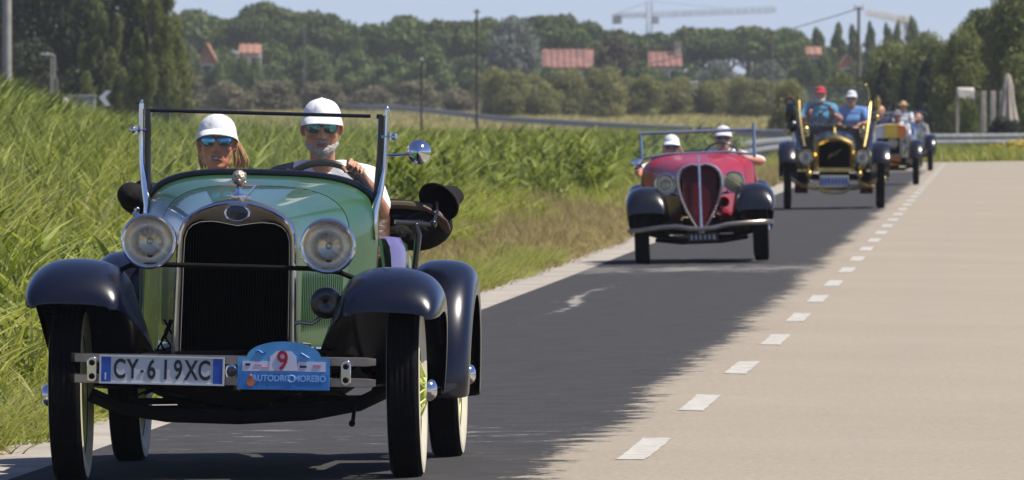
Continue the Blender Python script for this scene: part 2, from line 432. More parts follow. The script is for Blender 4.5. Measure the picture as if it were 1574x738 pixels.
def road_path():
    pts = []
    for z in np.arange(-40, 296.1, 2.0):
        pts.append((road_x(z), float(z)))
    dx, dz = pts[-1][0] - pts[-2][0], pts[-1][1] - pts[-2][1]
    L = math.hypot(dx, dz); h = math.atan2(dx, dz)
    x, z = pts[-1]
    for i in range(44):                       # the bend to the right
        h += R(90 + 6) / 44; ds = 14.5 * R(96) / 44
        x += math.sin(h) * ds; z += math.cos(h) * ds
        pts.append((x, z))
    for i in range(30):
        x += math.sin(h) * 3; z += math.cos(h) * 3
        pts.append((x, z))
    return pts
PATH = road_path()
def path_frame(i):
    a = PATH[max(i - 1, 0)]; b = PATH[min(i + 1, len(PATH) - 1)]
    d = Vector((b[0] - a[0], b[1] - a[1])).normalized()
    return Vector((d.y, -d.x))               # to the right of travel
def path_strip(name, offs, zoff, mat, i0=0, i1=None, uv=False, jitter=0.0):
    i1 = len(PATH) if i1 is None else i1
    vs, fs, uvs = [], [], []
    s = 0.0
    for i in range(i0, i1):
        r = path_frame(i); p = Vector(PATH[i])
        if i > i0: s += (p - Vector(PATH[i - 1])).length
        for j, o in enumerate(offs):
            oo = o + (random.uniform(-jitter, jitter) if jitter and abs(o) > 2.9 else 0)
            q = p + r * oo
            vs.append((q.x, q.y, road_h(oo) + zoff)); uvs.append((oo, s + (PATH[i0][1])))
    n = len(offs)
    for i in range(i1 - i0 - 1):
        for j in range(n - 1):
            a = i * n + j
            fs.append((a, a + 1, a + 1 + n, a + n))
    me = bpy.data.meshes.new(name); me.from_pydata(vs, [], fs)
    if uv:
        l = me.uv_layers.new(name='road')
        for lp in me.loops: l.data[lp.index].uv = uvs[lp.vertex_index]
    me.materials.append(mat)
    o = link(name, me); o['kind'] = 'structure'
    return o

def road_material():
    m, t, p = new_mat('worn asphalt with a dark resurfaced lane')
    N, L = t.nodes, t.links
    uv = N.new('ShaderNodeUVMap'); uv.uv_map = 'road'
    sp = N.new('ShaderNodeSeparateXYZ'); L.new(uv.outputs['UV'], sp.inputs[0])
    def noise(scale, detail=5, rough=0.6, vec=None, st=None):
        n = N.new('ShaderNodeTexNoise'); n.inputs['Scale'].default_value = scale; n.inputs['Detail'].default_value = detail; n.inputs['Roughness'].default_value = rough
        src = uv.outputs['UV']
        if st:
            mm = N.new('ShaderNodeMapping'); mm.inputs['Scale'].default_value = st; L.new(src, mm.inputs['Vector']); src = mm.outputs['Vector']
        L.new(src, n.inputs['Vector']); return n.outputs['Fac']
    def mth(op, a, b=None, clamp=False):
        k = N.new('ShaderNodeMath'); k.operation = op; k.use_clamp = clamp
        for i, v in enumerate((a, b)):
            if v is None: continue
            if isinstance(v, (int, float)): k.inputs[i].default_value = v
            else: L.new(v, k.inputs[i])
        return k.outputs[0]
    def ramp(fac, a, b, p0=0.3, p1=0.7):
        r = N.new('ShaderNodeValToRGB'); r.color_ramp.elements[0].position = p0; r.color_ramp.elements[1].position = p1
        r.color_ramp.elements[0].color = (*a, 1); r.color_ramp.elements[1].color = (*b, 1); L.new(fac, r.inputs['Fac']); return r.outputs['Color']
    def mix(f, a, b):
        k = N.new('ShaderNodeMix'); k.data_type = 'RGBA'; L.new(f, k.inputs['Factor'])
        L.new(a, k.inputs['A']); L.new(b, k.inputs['B']); return k.outputs['Result']
    def step(v, lo, hi):
        k = N.new('ShaderNodeMapRange'); k.interpolation_type = 'SMOOTHSTEP'
        k.inputs['From Min'].default_value = lo; k.inputs['From Max'].default_value = hi; L.new(v, k.inputs['Value']); return k.outputs['Result']
    off, s = sp.outputs['X'], sp.outputs['Y']
    grain = noise(30, 6, 0.85); mid = noise(3.0, 6, 0.65); big = noise(0.22, 4, 0.55)
    edge_n = noise(2.6, 9, 0.75)
    light = mix(step(big, 0.3, 0.7), ramp(grain, (0.190, 0.162, 0.122), (0.425, 0.368, 0.285)), ramp(grain, (0.220, 0.188, 0.144), (0.445, 0.388, 0.305)))
    # tyre tracks polished along the light lane
    dark = mix(step(mid, 0.3, 0.7), ramp(grain, (0.026, 0.0255, 0.0265), (0.062, 0.060, 0.060)), ramp(grain, (0.038, 0.037, 0.0375), (0.082, 0.079, 0.077)))
    # ragged boundary of the dark lane
    e = mth('ADD', off, mth('ADD', mth('MULTIPLY', mth('SUBTRACT', edge_n, 0.5), 1.0), mth('MULTIPLY', mth('SUBTRACT', noise(0.16, 2, 0.5), 0.5), 0.35)))
    e = mth('ADD', e, mth('MULTIPLY', mth('SUBTRACT', noise(11, 6, 0.85), 0.5), 0.55))
    m1 = mth('SUBTRACT', 1.0, step(e, -0.36, -0.27))
    e2 = mth('ADD', s, mth('MULTIPLY', mth('SUBTRACT', noise(0.8, 6, 0.7), 0.5), 16))
    m2 = mth('SUBTRACT', 1.0, step(e2, 254, 258))
    mask = mth('MULTIPLY', m1, m2)
    # scuffed paint and bare patches in the dark lane
    sc = noise(2.2, 8, 0.75, st=(1.0, 0.55, 1)); b1 = mth('SUBTRACT', 1.0, mth('MULTIPLY', mth('ABSOLUTE', mth('ADD', mth('ADD', off, 1.95), mth('MULTIPLY', mth('SUBTRACT', noise(0.12, 2, 0.5), 0.5), 0.9))), 7.5), clamp=True)
    zb = mth('SUBTRACT', 1.0, mth('DIVIDE', mth('ABSOLUTE', mth('SUBTRACT', s, 86)), 17), clamp=True)
    pat1 = step(mth('ADD', sc, mth('MULTIPLY', mth('MULTIPLY', b1, zb), 0.30)), 0.68, 0.76)
    zb2 = mth('SUBTRACT', 1.0, mth('DIVIDE', mth('ABSOLUTE', mth('SUBTRACT', s, 102.5)), 4.0), clamp=True)
    pat2 = step(mth('ADD', sc, mth('MULTIPLY', zb2, 0.22)), 0.62, 0.74)
    zb3 = mth('SUBTRACT', 1.0, mth('DIVIDE', mth('ABSOLUTE', mth('SUBTRACT', s, 50.5)), 4.5), clamp=True)
    pat3 = step(mth('ADD', noise(3.1, 8, 0.75, st=(0.8, 1.0, 1)), mth('MULTIPLY', zb3, 0.12)), 0.66, 0.74)
    pats = mth('MAXIMUM', mth('MAXIMUM', mth('MULTIPLY', pat1, 0.8), mth('MULTIPLY', pat2, 0.55)), mth('MULTIPLY', pat3, 0.6))
    worn = ramp(grain, (0.26, 0.24, 0.21), (0.36, 0.34, 0.31))
    dark2 = mix(pats, dark, worn)
    mott = noise(5.0, 8, 0.8)
    light = mix(mth('MULTIPLY', step(mott, 0.42, 0.68), 0.42), light, ramp(grain, (0.215, 0.18, 0.142), (0.34, 0.29, 0.235)))
    # thin transverse cracks in the pale lane
    cr = noise(0.55, 7, 0.7, st=(0.45, 1.6, 1))
    crack = mth('SUBTRACT', 1.0, step(mth('ABSOLUTE', mth('SUBTRACT', cr, 0.5)), 0.0, 0.006))
    light2 = mix(mth('MULTIPLY', crack, 0.18), light, ramp(grain, (0.14, 0.12, 0.1), (0.18, 0.15, 0.13)))
    st = step(noise(0.9, 7, 0.7, st=(0.5, 0.22, 1)), 0.52, 0.75)
    light2 = mix(mth('MULTIPLY', st, 0.22), light2, ramp(grain, (0.20, 0.175, 0.145), (0.29, 0.26, 0.22)))
    tr = mth('MULTIPLY', mth('SUBTRACT', 1.0, mth('MULTIPLY', mth('ABSOLUTE', mth('SUBTRACT', mth('ABSOLUTE', mth('SUBTRACT', off, 1.55)), 0.72)), 3.2), clamp=True), 0.10)
    light2 = mix(tr, light2, ramp(grain, (0.24, 0.21, 0.175), (0.33, 0.295, 0.25)))
    col = mix(mask, light2, dark2)
    L.new(col, p.inputs['Base Color'])
    p.inputs['Roughness'].default_value = 0.95; p.inputs['Specular IOR Level'].default_value = 0.12
    b = N.new('ShaderNodeBump'); b.inputs['Strength'].default_value = 0.35; b.inputs['Distance'].default_value = 0.01
    L.new(grain, b.inputs['Height']); L.new(b.outputs['Normal'], p.inputs['Normal'])
    return m

path_strip('road', [-2.54, -2.2, -1.6, -1.0, -0.5, 0, 0.5, 1.0, 1.6, 2.2, 2.75], 0.0, road_material(), uv=True)
edge_m = pm('pale concrete road edge', (0.40, 0.36, 0.30), (0.30, 0.26, 0.21), 1.2, rough=0.9, bump=0.4, bscale=30, world=True)
path_strip('road_edge', [-3.0, -2.54], 0.0, edge_m, jitter=0.05)
path_strip('road_edge', [2.75, 3.1], 0.0, edge_m, jitter=0.05)

# dashes of the centre line, each its own sheet 4 mm above the asphalt
paint_m = pm('worn white road paint', (0.50, 0.48, 0.43), (0.37, 0.335, 0.28), 9, rough=0.85, bump=0.1, bscale=40, world=True)
zc = 32.7
while zc < 292:
    vs = []
    k = 12
    for i in range(k + 1):
        z = zc - 1.5 + 3.0 * i / k
        for o in (-0.065, 0.065):
            vs.append((road_x(z) + o + random.uniform(-.004, .004), z + (random.uniform(-.12, .12) if i in (0, k) else 0), 0.0022))
    me = bpy.data.meshes.new('road_marking')
    me.from_pydata(vs, [], [(2 * i, 2 * i + 1, 2 * i + 3, 2 * i + 2) for i in range(k)])
    me.materials.append(paint_m)
    o = link('road_marking', me); o['kind'] = 'structure'
    zc += 7.5

# ground: one sheet out to the horizon, rising a little towards the tree line
def terrain_h(x, y):
    h = -0.08
    t = min(max((y - 520) / 270.0, 0), 1)
    return h + 1.15 * t * t * (3 - 2 * t) + (0.6 * min(max((y - 900) / 2000, 0), 1))
def build_ground():
    xs = np.concatenate([np.linspace(-9000, -120, 10), np.linspace(-80, 80, 41), np.linspace(120, 9000, 10)])
    ys = np.concatenate([np.linspace(-3000, -40, 5), np.linspace(0, 900, 91), np.linspace(950, 12000, 12)])
    vs = [(float(x), float(y), terrain_h(x, y)) for y in ys for x in xs]
    n = len(xs)
    fs = [(j * n + i, j * n + i + 1, (j + 1) * n + i + 1, (j + 1) * n + i) for j in range(len(ys) - 1) for i in range(n - 1)]
    me = bpy.data.meshes.new('ground'); me.from_pydata(vs, [], fs)
    m = pm('dry grassy soil', (0.20, 0.165, 0.085), (0.11, 0.125, 0.045), 0.35, rough=0.95, bump=0.5, bscale=6, world=True)
    me.materials.append(m)
    me.polygons.foreach_set('use_smooth', [True] * len(me.polygons))
    o = link('ground', me); o['kind'] = 'structure'
build_ground()

# ------------------------------------------------------------------ grass (stuff)
def blades_mesh(name, mat, n, rad, h0, h1, w, lean, spread, seed, wind=0.12, leaves=False, seg=3):
    rg = random.Random(seed)
    vs, fs, tone = [], [], []
    def strip(base, azm, h, wid, bend, wnd, t, tilt0=0.0):
        k = len(vs)
        d = Vector((math.cos(azm), math.sin(azm), 0)); side = Vector((-d.y, d.x, 0))
        fa = rg.uniform(0, math.pi); side = Vector((math.cos(fa), math.sin(fa), 0))
        for i in range(seg + 1):
            u = i / seg
            p = Vector(base) + d * (h * (tilt0 * u + bend * u * u)) + Vector((wnd * h * u * u, 0, 0)) + Vector((0, 0, h * (u - 0.35 * bend * u * u)))
            ww = wid * (1 - u ** 1.6) + 0.0015
            vs.append(p - side * ww / 2); vs.append(p + side * ww / 2); tone.extend((t, t))
        for i in range(seg):
            a = k + 2 * i; fs.append((a, a + 1, a + 3, a + 2))
    for b in range(n):
        r = rad * math.sqrt(rg.random()); a = rg.uniform(0, 6.283)
        base = (r * math.cos(a), r * math.sin(a), -0.03)
        h = rg.uniform(h0, h1); t = rg.uniform(0, 1)
        if not leaves:
            strip(base, rg.uniform(0, 6.283), h, w * rg.uniform(.7, 1.3), rg.uniform(0.1, spread), wind * rg.uniform(.5, 1.6), t, rg.uniform(0, lean))
        else:
            strip(base, rg.uniform(0, 6.283), h, w * 0.5, 0.06, wind * 0.6, t * 0.6, 0.05)
            for q in range(leaves):
                hh = h * (0.25 + 0.72 * q / leaves)
                strip((base[0] + wind * 0.6 * hh * hh / h, base[1], hh), rg.uniform(0, 6.283), rg.uniform(.28, .50), w * rg.uniform(.7, 1.3), rg.uniform(.2, .65), wind * 1.6, t + rg.uniform(-.2, .2), rg.uniform(.08, .35))
    me = bpy.data.meshes.new(name); me.from_pydata([tuple(v) for v in vs], [], fs)
    at_ = me.attributes.new('tone', 'FLOAT', 'POINT'); at_.data.foreach_set('value', tone)
    me.materials.append(mat)
    return me

def scatter(name, pts, scl, rot, proto_me, label=None):
    """one stuff object: a point cloud of tufts, instanced with geometry nodes"""
    proto = bpy.data.objects.new(name + '_tuft', proto_me)
    me = bpy.data.meshes.new(name)
    me.from_pydata([tuple(map(float, p)) for p in pts], [], [])
    a = me.attributes.new('scl', 'FLOAT_VECTOR', 'POINT'); a.data.foreach_set('vector', np.asarray(scl, dtype=np.float32).ravel())
    a = me.attributes.new('rot', 'FLOAT_VECTOR', 'POINT'); a.data.foreach_set('vector', np.asarray(rot, dtype=np.float32).ravel())
    o = link(name, me)
    o['kind'] = 'stuff'
    if label: o['label'] = label
    ng = bpy.data.node_groups.new(name, 'GeometryNodeTree')
    ng.interface.new_socket('Geometry', in_out='INPUT', socket_type='NodeSocketGeometry')
    ng.interface.new_socket('Geometry', in_out='OUTPUT', socket_type='NodeSocketGeometry')
    N, L = ng.nodes, ng.links
    gi, go = N.new('NodeGroupInput'), N.new('NodeGroupOutput')
    oi = N.new('GeometryNodeObjectInfo'); oi.inputs['Object'].default_value = proto
    ip = N.new('GeometryNodeInstanceOnPoints')
    na = N.new('GeometryNodeInputNamedAttribute'); na.data_type = 'FLOAT_VECTOR'; na.inputs['Name'].default_value = 'scl'
    nr = N.new('GeometryNodeInputNamedAttribute'); nr.data_type = 'FLOAT_VECTOR'; nr.inputs['Name'].default_value = 'rot'
    L.new(gi.outputs[0], ip.inputs['Points']); L.new(oi.outputs['Geometry'], ip.inputs['Instance'])
    L.new(na.outputs['Attribute'], ip.inputs['Scale']); L.new(nr.outputs['Attribute'], ip.inputs['Rotation'])
    L.new(ip.outputs['Instances'], go.inputs[0])
    md = o.modifiers.new('tufts', 'NODES'); md.node_group = ng
    return o

rng = np.random.default_rng(11)
GREEN1, GREEN2 = (0.105, 0.145, 0.022), (0.445, 0.465, 0.125)
reed_m = leaf_mat('reed leaves', GREEN1, GREEN2, trans=0.42, scale=0.30, tip=(0.42, 0.40, 0.18))
cane_m = leaf_mat('cane leaves', (0.070, 0.108, 0.018), (0.40, 0.44, 0.115), trans=0.38, scale=0.45)
grass_m = leaf_mat('meadow grass', (0.170, 0.205, 0.038), (0.48, 0.48, 0.13), trans=0.4, scale=0.35, tip=(0.42, 0.38, 0.2))
dry_m = leaf_mat('dry brown grass', (0.21, 0.165, 0.062), (0.44, 0.36, 0.16), trans=0.3, scale=0.6, tip=(0.46, 0.40, 0.22))
straw_m = leaf_mat('straw yellow field grass', (0.24, 0.22, 0.07), (0.50, 0.43, 0.20), trans=0.3, scale=0.03)
flower_m = pm('small pale flowers', (0.75, 0.72, 0.62), (0.62, 0.60, 0.45), 3, rough=0.8)
yellow_m = pm('yellow flowers', (0.60, 0.46, 0.04), (0.5, 0.4, 0.05), 3, rough=0.8)

def field_pts(n, z0, z1, d0, d1=None, power=1.0):
    """random points left of the road: d metres outside the road edge, out to the left of the frame"""
    out = []
    while len(out) < n:
        z = z0 + (z1 - z0) * rng.random() ** power
        xr = road_x(min(z, 296)) - 3.02 - d0
        xl = -0.0477 * z * 1.1 - 3.5 if d1 is None else road_x(min(z, 296)) - 3.02 - d1
        if xl >= xr: continue
        w = (xr - xl)
        wmax = 34.0 if d1 is None else (d1 - d0)
        if rng.random() * wmax > w: continue
        x = xl + w * rng.random()
        out.append((x, z))
    return np.array(out)

def cane_boost(x, z):
    return np.exp(-(((x + 9.0) / 2.4) ** 2 + ((z - 135) / 55.0) ** 2))

def vg(p):
    z = p[:, 1]
    return 0.35 + 1.35 * np.clip((z - 58) / 16, 0, 1) - 0.8 * np.clip((z - 140) / 60, 0, 1) + 0.35 * np.sin(z * 0.21) * np.sin(z * 0.067 + 1)
def verge_gap(p):
    d = np.array([road_x(min(z, 296)) - 3.02 - x for x, z in p])
    return p[d > vg(p) + rng.uniform(-.25, .25, len(p))]

def make_grass():
    k = 0
    def put(name, p, sc, proto, label, sxy=1.0, tilt=0.08):
        n = len(p)
        pts = np.column_stack([p[:, 0], p[:, 1], np.array([terrain_h(a, b) for a, b in p]) + 0.02])
        rot = np.column_stack([rng.normal(0, tilt, n), rng.normal(0, tilt, n), rng.uniform(-0.7, 0.7, n)])
        scl = np.column_stack([np.full(n, sxy) * rng.uniform(.85, 1.2, n), np.full(n, sxy) * rng.uniform(.85, 1.2, n), sc])
        scatter(name, pts, scl, rot, proto, label)
    # tall leafy reeds of the field
    A = blades_mesh('reed_tuft', reed_m, 18, 0.30, 0.70, 1.12, 0.025, 0.10, 0.22, 1, wind=0.0, leaves=7)
    B = blades_mesh('reed_tuft', reed_m, 80, 0.34, 0.50, 1.05, 0.015, 0.16, 0.32, 2, wind=-0.02)
    p = field_pts(3000, 46, 135, 0.5); p = verge_gap(p); d = np.array([road_x(z) - 3.02 - x for x, z in p])
    h = (0.42 + 0.62 * np.clip((d - vg(p)) / 1.8, 0, 1)) * rng.uniform(.8, 1.15, len(p)) + 0.55 * cane_boost(p[:, 0], p[:, 1])
    put('reed_grass', p, h, A, 'tall green reeds filling the field left of the road')
    p = field_pts(6200, 46, 150, 0.35); p = verge_gap(p); d = np.array([road_x(z) - 3.02 - x for x, z in p])
    h = (0.36 + 0.66 * np.clip((d - vg(p)) / 1.8, 0, 1)) * rng.uniform(.75, 1.15, len(p)) + 0.25 * cane_boost(p[:, 0], p[:, 1])
    put('meadow_grass', p, h, B, 'long wind-blown green grass beside the road')
    C = blades_mesh('meadow_tuft', grass_m, 60, 0.6, 0.6, 1.05, 0.035, 0.14, 0.28, 3, wind=-0.02)
    p = field_pts(10500, 130, 345, 0.8); p = verge_gap(p); d = np.array([road_x(min(z, 296)) - 3.02 - x for x, z in p])
    h = (0.42 + 0.55 * np.clip((d - vg(p)) / 3.0, 0, 1)) * rng.uniform(.8, 1.15, len(p))
    put('meadow_grass', p, h, C, 'green grass of the farther field')
    # canes standing higher on the far left
    D = blades_mesh('cane_tuft', cane_m, 14, 0.34, 1.25, 1.75, 0.042, 0.08, 0.2, 4, wind=0.0, leaves=9)
    p = field_pts(9000, 85, 215, 2.5); cb = cane_boost(p[:, 0], p[:, 1])
    keep = rng.random(len(p)) < cb * 0.55
    p = p[keep]; put('cane_stand', p, 0.72 + 0.72 * cb[keep] * rng.uniform(.85, 1.1, keep.sum()), D, 'dense stand of tall canes on the far left of the field')
    # broad-leaved clumps of uneven height through the field
    p = field_pts(2600, 48, 230, 0.6); p = verge_gap(p)
    n_ = np.sin(p[:, 0] * 1.9 + 0.6 * np.sin(p[:, 1] * .35)) * np.sin(p[:, 1] * .55 + 1.3 * np.sin(p[:, 0]))
    keep = n_ > rng.uniform(.05, .7, len(p)); p = p[keep]
    put('reed_clumps', p, rng.uniform(.42, .74, len(p)), D, 'broad leaved reed clumps rising out of the grass')
    # dry verge along the road edge
    E = blades_mesh('dry_tuft', dry_m, 50, 0.24, 0.14, 0.44, 0.013, 0.3, 0.6, 5, wind=-0.03)
    p = field_pts(6500, 46, 150, 0.08, 2.7); d = np.array([road_x(z) - 3.02 - x for x, z in p])
    z_ = p[:, 1]; dense = np.where((z_ > 68) & (z_ < 135), 1.0, 0.45)
    keep = rng.random(len(p)) < dense; p, d = p[keep], d[keep]
    put('dry_grass', p, (0.20 + 1.15 * np.clip((d - .25) / 1.6, 0, 1)) * rng.uniform(.7, 1.2, len(p)), E, 'brown dry grass along the road edge')
    p = field_pts(1600, 150, 300, 0.1, 1.6)
    put('dry_grass', p, rng.uniform(.5, 1.1, len(p)), E, 'dry grass on the farther verge')
    Fm = blades_mesh('low_tuft', grass_m, 40, 0.2, 0.10, 0.30, 0.012, 0.5, 0.9, 6)
    p = field_pts(1500, 44, 110, 0.05, 1.8)
    put('verge_grass', p, rng.uniform(.4, 1.2, len(p)), Fm, 'short green grass at the road edge')
    # right verge and the outside of the bend
    q = []
    while len(q) < 2600:
        z = rng.uniform(42, 290); q.append((road_x(z) + 3.15 + rng.uniform(0, 4.5), z))
    put('verge_grass', np.array(q), rng.uniform(.5, 1.6, len(q)), Fm, 'short grass on the right verge')
    q = []
    while len(q) < 2600:
        x, z = rng.uniform(6, 30), rng.uniform(296, 334)
        dmin = min(math.hypot(x - a, z - b) for a, b in PATH[160:])
        if dmin > 3.5: q.append((x, z))
    q = np.array(q)
    put('meadow_grass', q, rng.uniform(.28, .6, len(q)), C, 'grass on the outside of the bend')
    yf = MB()
    r2 = random.Random(4)
    for i in range(40):
        a, r = r2.uniform(0, 6.28), r2.uniform(0, .7)
        yf.ball((r * math.cos(a), r * math.sin(a), r2.uniform(.25, .6)), .045, 5, 3)
    yme = yf.mesh('yellow_flowers', yellow_m)
    idx = [i for i in range(len(q)) if 311 < q[i][1] < 321 and q[i][0] > 14 and rng.random() < 0.22]
    put('yellow_flowers', q[idx], np.full(len(idx), 1.0), yme, 'yellow flowers below the guardrail')
    wf = MB()
    for i in range(9):
        a, r = r2.uniform(0, 6.28), r2.uniform(0, .4)
        wf.ball((r * math.cos(a), r * math.sin(a), r2.uniform(.3, .8)), .014, 5, 3)
    wme = wf.mesh('white_flowers', flower_m)
    p = field_pts(90, 48, 62, 0.8)
    put('white_flowers', p, rng.uniform(.5, 1.0, len(p)), wme, 'small white flowers among the near grass')
    # far dry field
    G = blades_mesh('straw_tuft', straw_m, 40, 1.0, 0.45, 1.0, 0.06, 0.3, 0.5, 8, seg=2)
    q = np.column_stack([rng.uniform(-42, 34, 7000), rng.uniform(345, 800, 7000)])
    q = q[np.abs(q[:, 0]) < 0.052 * q[:, 1] + 4]
    hh = np.where(q[:, 1] < 560, 0.32, 0.45) * rng.uniform(.6, 1.2, len(q))
    put('straw_field', q, hh, G, 'straw coloured field beyond the guardrail')
make_grass()

# ------------------------------------------------------------------ trees
def leaf_cloud(name, mat, lobes, n, size, seed, flat=0.0):
    rg = np.random.default_rng(seed)
    c = np.array([l[0] for l in lobes], float); r = np.array([l[1] for l in lobes], float)
    tone_l = rg.uniform(0.12, 0.68, len(lobes))
    w = (r[:, 0] * r[:, 2]) ** 0.9; w /= w.sum()
    li = rg.choice(len(lobes), n, p=w)
    d = rg.normal(size=(n, 3)); d /= np.linalg.norm(d, axis=1)[:, None]
    rad = (0.50 + 0.55 * rg.random(n) ** 0.6)
    rad *= 1 + 0.16 * np.sin(d[:, 0] * 7 + li) * np.sin(d[:, 2] * 6 + li * 2.1)
    pos = c[li] + d * r[li] * rad[:, None]
    nrm = d + rg.normal(size=(n, 3)) * 0.75
    nrm /= np.linalg.norm(nrm, axis=1)[:, None]
    t = np.cross(nrm, rg.normal(size=(n, 3))); t /= np.linalg.norm(t, axis=1)[:, None]
    b = np.cross(nrm, t)
    s = size * rg.uniform(0.55, 1.35, n)[:, None]
    v = np.empty((n, 4, 3))
    v[:, 0] = pos - t * s * 0.9; v[:, 1] = pos - b * s * 0.45 + nrm * s * .15
    v[:, 2] = pos + t * s * 0.9; v[:, 3] = pos + b * s * 0.45 + nrm * s * .15
    v = v.reshape(-1, 3)
    me = bpy.data.meshes.new(name)
    me.vertices.add(4 * n); me.vertices.foreach_set('co', v.ravel().astype(np.float32))
    me.loops.add(4 * n); me.loops.foreach_set('vertex_index', np.arange(4 * n, dtype=np.int32))
    me.polygons.add(n); me.polygons.foreach_set('loop_start', np.arange(0, 4 * n, 4, dtype=np.int32))
    me.update(calc_edges=True); me.validate()
    tone = np.clip(tone_l[li] + rg.uniform(-.25, .35, n), 0, 1)
    a = me.attributes.new('tone', 'FLOAT', 'POINT'); a.data.foreach_set('value', np.repeat(tone, 4).astype(np.float32))
    me.materials.append(mat)
    return me

def lobes_for(kind, rg):
    L = []
    if kind == 'pine':          # umbrella: a broad flat-bottomed cap
        L.append(((0, 0, .80), (.30, .30, .13)))
        for i in range(11):
            a = i * 2.4; q = rg.uniform(.22, .38)
            L.append(((q * math.cos(a), q * math.sin(a), .76 + rg.uniform(-.06, .05)), (rg.uniform(.12, .19), rg.uniform(.12, .19), rg.uniform(.08, .13))))
        for i in range(5):
            a = rg.uniform(0, 6.28); q = rg.uniform(0, .22)
            L.append(((q * math.cos(a), q * math.sin(a), .88 + rg.uniform(-.02, .03)), (.15, .15, .085)))
    elif kind == 'round':
        for i in range(17):
            a = i * 2.4; z = .16 + .74 * (i + .5) / 17; q = .34 * math.sin(math.pi * min(1, (z + .08))) ** .7 * rg.uniform(.55, 1.0)
            rr = rg.uniform(.13, .21)
            L.append(((q * math.cos(a), q * math.sin(a), z), (rr, rr, rr * .75)))
        L.append(((0, 0, .5), (.3, .3, .36)))
    elif kind == 'bush':
        for i in range(15):
            a = i * 2.4; z = .10 + .72 * rg.random(); q = rg.uniform(.1, .38) * (1.12 - z * .75)
            rr = rg.uniform(.13, .2)
            L.append(((q * math.cos(a), q * math.sin(a), z), (rr, rr, rr * 1.0)))
        L.append(((0, 0, .36), (.34, .34, .38)))
    elif kind == 'column':
        for i in range(14):
            z = .08 + .86 * i / 13; q = .20 * math.sin(math.pi * (.12 + .8 * z)) * rg.uniform(.4, 1)
            a = i * 2.4; rr = .26 * (1.06 - z * .75)
            L.append(((q * math.cos(a), q * math.sin(a), z), (rr, rr, .11)))
    elif kind == 'airy':        # loose crown with sky gaps
        for i in range(20):
            a = i * 2.4; z = .28 + .66 * rg.random(); q = rg.uniform(.12, .44)
            rr = rg.uniform(.07, .14)
            L.append(((q * math.cos(a), q * math.sin(a), z), (rr, rr, rr * .8)))
    return L

LM = {
 'pine': leaf_mat('pine needles', (0.046, 0.076, 0.022), (0.165, 0.205, 0.058), trans=0.28, scale=0.25),
 'round': leaf_mat('broadleaf foliage', (0.064, 0.102, 0.034), (0.190, 0.235, 0.078), trans=0.25, scale=0.2),
 'olive': leaf_mat('olive brown scrub foliage', (0.135, 0.148, 0.045), (0.315, 0.300, 0.110), trans=0.25, scale=0.12),
 'scrub': leaf_mat('grey brown scrub foliage', (0.125, 0.120, 0.070), (0.235, 0.215, 0.125), trans=0.2, scale=0.15),
 'silver': leaf_mat('silvery foliage', (0.115, 0.135, 0.105), (0.215, 0.24, 0.195), trans=0.25, scale=0.3),
 'dark': leaf_mat('dark tree foliage', (0.016, 0.024, 0.010), (0.060, 0.074, 0.026), trans=0.18, scale=0.3),
 'mid': leaf_mat('mid green foliage', (0.075, 0.100, 0.029), (0.255, 0.275, 0.088), trans=0.3, scale=0.35),
 'light': leaf_mat('yellow green foliage', (0.085, 0.110, 0.030), (0.250, 0.265, 0.085), trans=0.35, scale=0.35),
 'brown': leaf_mat('brownish tree foliage', (0.065, 0.064, 0.032), (0.140, 0.130, 0.068), trans=0.2, scale=0.2),
}
_tree_cache = {}
def tree_meshes(kind, leaf, var, dense, w, h):
    key = (kind, leaf, var, dense)
    if key in _tree_cache: return _tree_cache[key]
    rg = random.Random(hash((kind, var)) % 9999 if False else sum(map(ord, kind)) * 7 + var * 131)
    L = lobes_for(kind, rg)
    n = {'far': 5000, 'near': 16000, 'mid': 7500}[dense]
    size = {'far': 0.040, 'near': 0.0215, 'mid': 0.032}[dense]
    if kind == 'column': size *= 1.6
    if kind == 'airy': n = int(n * .75)
    cr = leaf_cloud('crown', LM[leaf], L, n, size, sum(map(ord, kind + leaf)) + var)
    t = MB()
    base = .86 if kind == 'pine' else .6
    top = .72 if kind in ('pine',) else .8
    x, y = rg.uniform(-.03, .03), rg.uniform(-.03, .03)
    t.tube([(0, 0, -.02), (x * .4, y * .4, top * .35), (x, y, top * .7), (x * 1.3, y * 1.3, top)], [.026, .020, .015, .008], 8)
    for i, l in enumerate(L[: 9 if kind != 'column' else 3]):
        c = l[0]; z0 = top * rg.uniform(.45, .8)
        t.tube([(x * z0, y * z0, z0), ((c[0] + x) / 2, (c[1] + y) / 2, (z0 + c[2]) / 2 + .01), c], [.010, .007, .003], 6)
    tr = t.mesh('trunk', M['pale_bark'] if leaf in ('silver', 'light') else M['bark'])
    _tree_cache[key] = (cr, tr)
    return _tree_cache[key]

def tree(name, cat, label, px, Z, top, wpx, kind, leaf, dense='far', var=None, group=None, base=None, dx=0.0):
    """a tree standing at distance Z; its height and breadth in metres come from how large it looks there"""
    x = (px - CX) * Z / F_PX + dx
    g = terrain_h(x, Z) if base is None else base
    h = EYE - (top - HZ) * Z / F_PX - g
    w = wpx * Z / F_PX / (1.0 if kind != 'column' else 0.62)
    if var is None: var = int(abs(px)) % 3
    cr, tr = tree_meshes(kind, leaf, var, dense, w, h)
    e = thing(name, label, cat, (x, Z, g - 0.03), random.uniform(0, 6.28), group)
    zt = {'pine': .97, 'round': 1.0, 'bush': .96, 'column': 1.02, 'airy': 1.0}[kind]
    e.scale = (w, w, h / zt)
    link('trunk', tr, e); link('crown', cr, e)
    return e

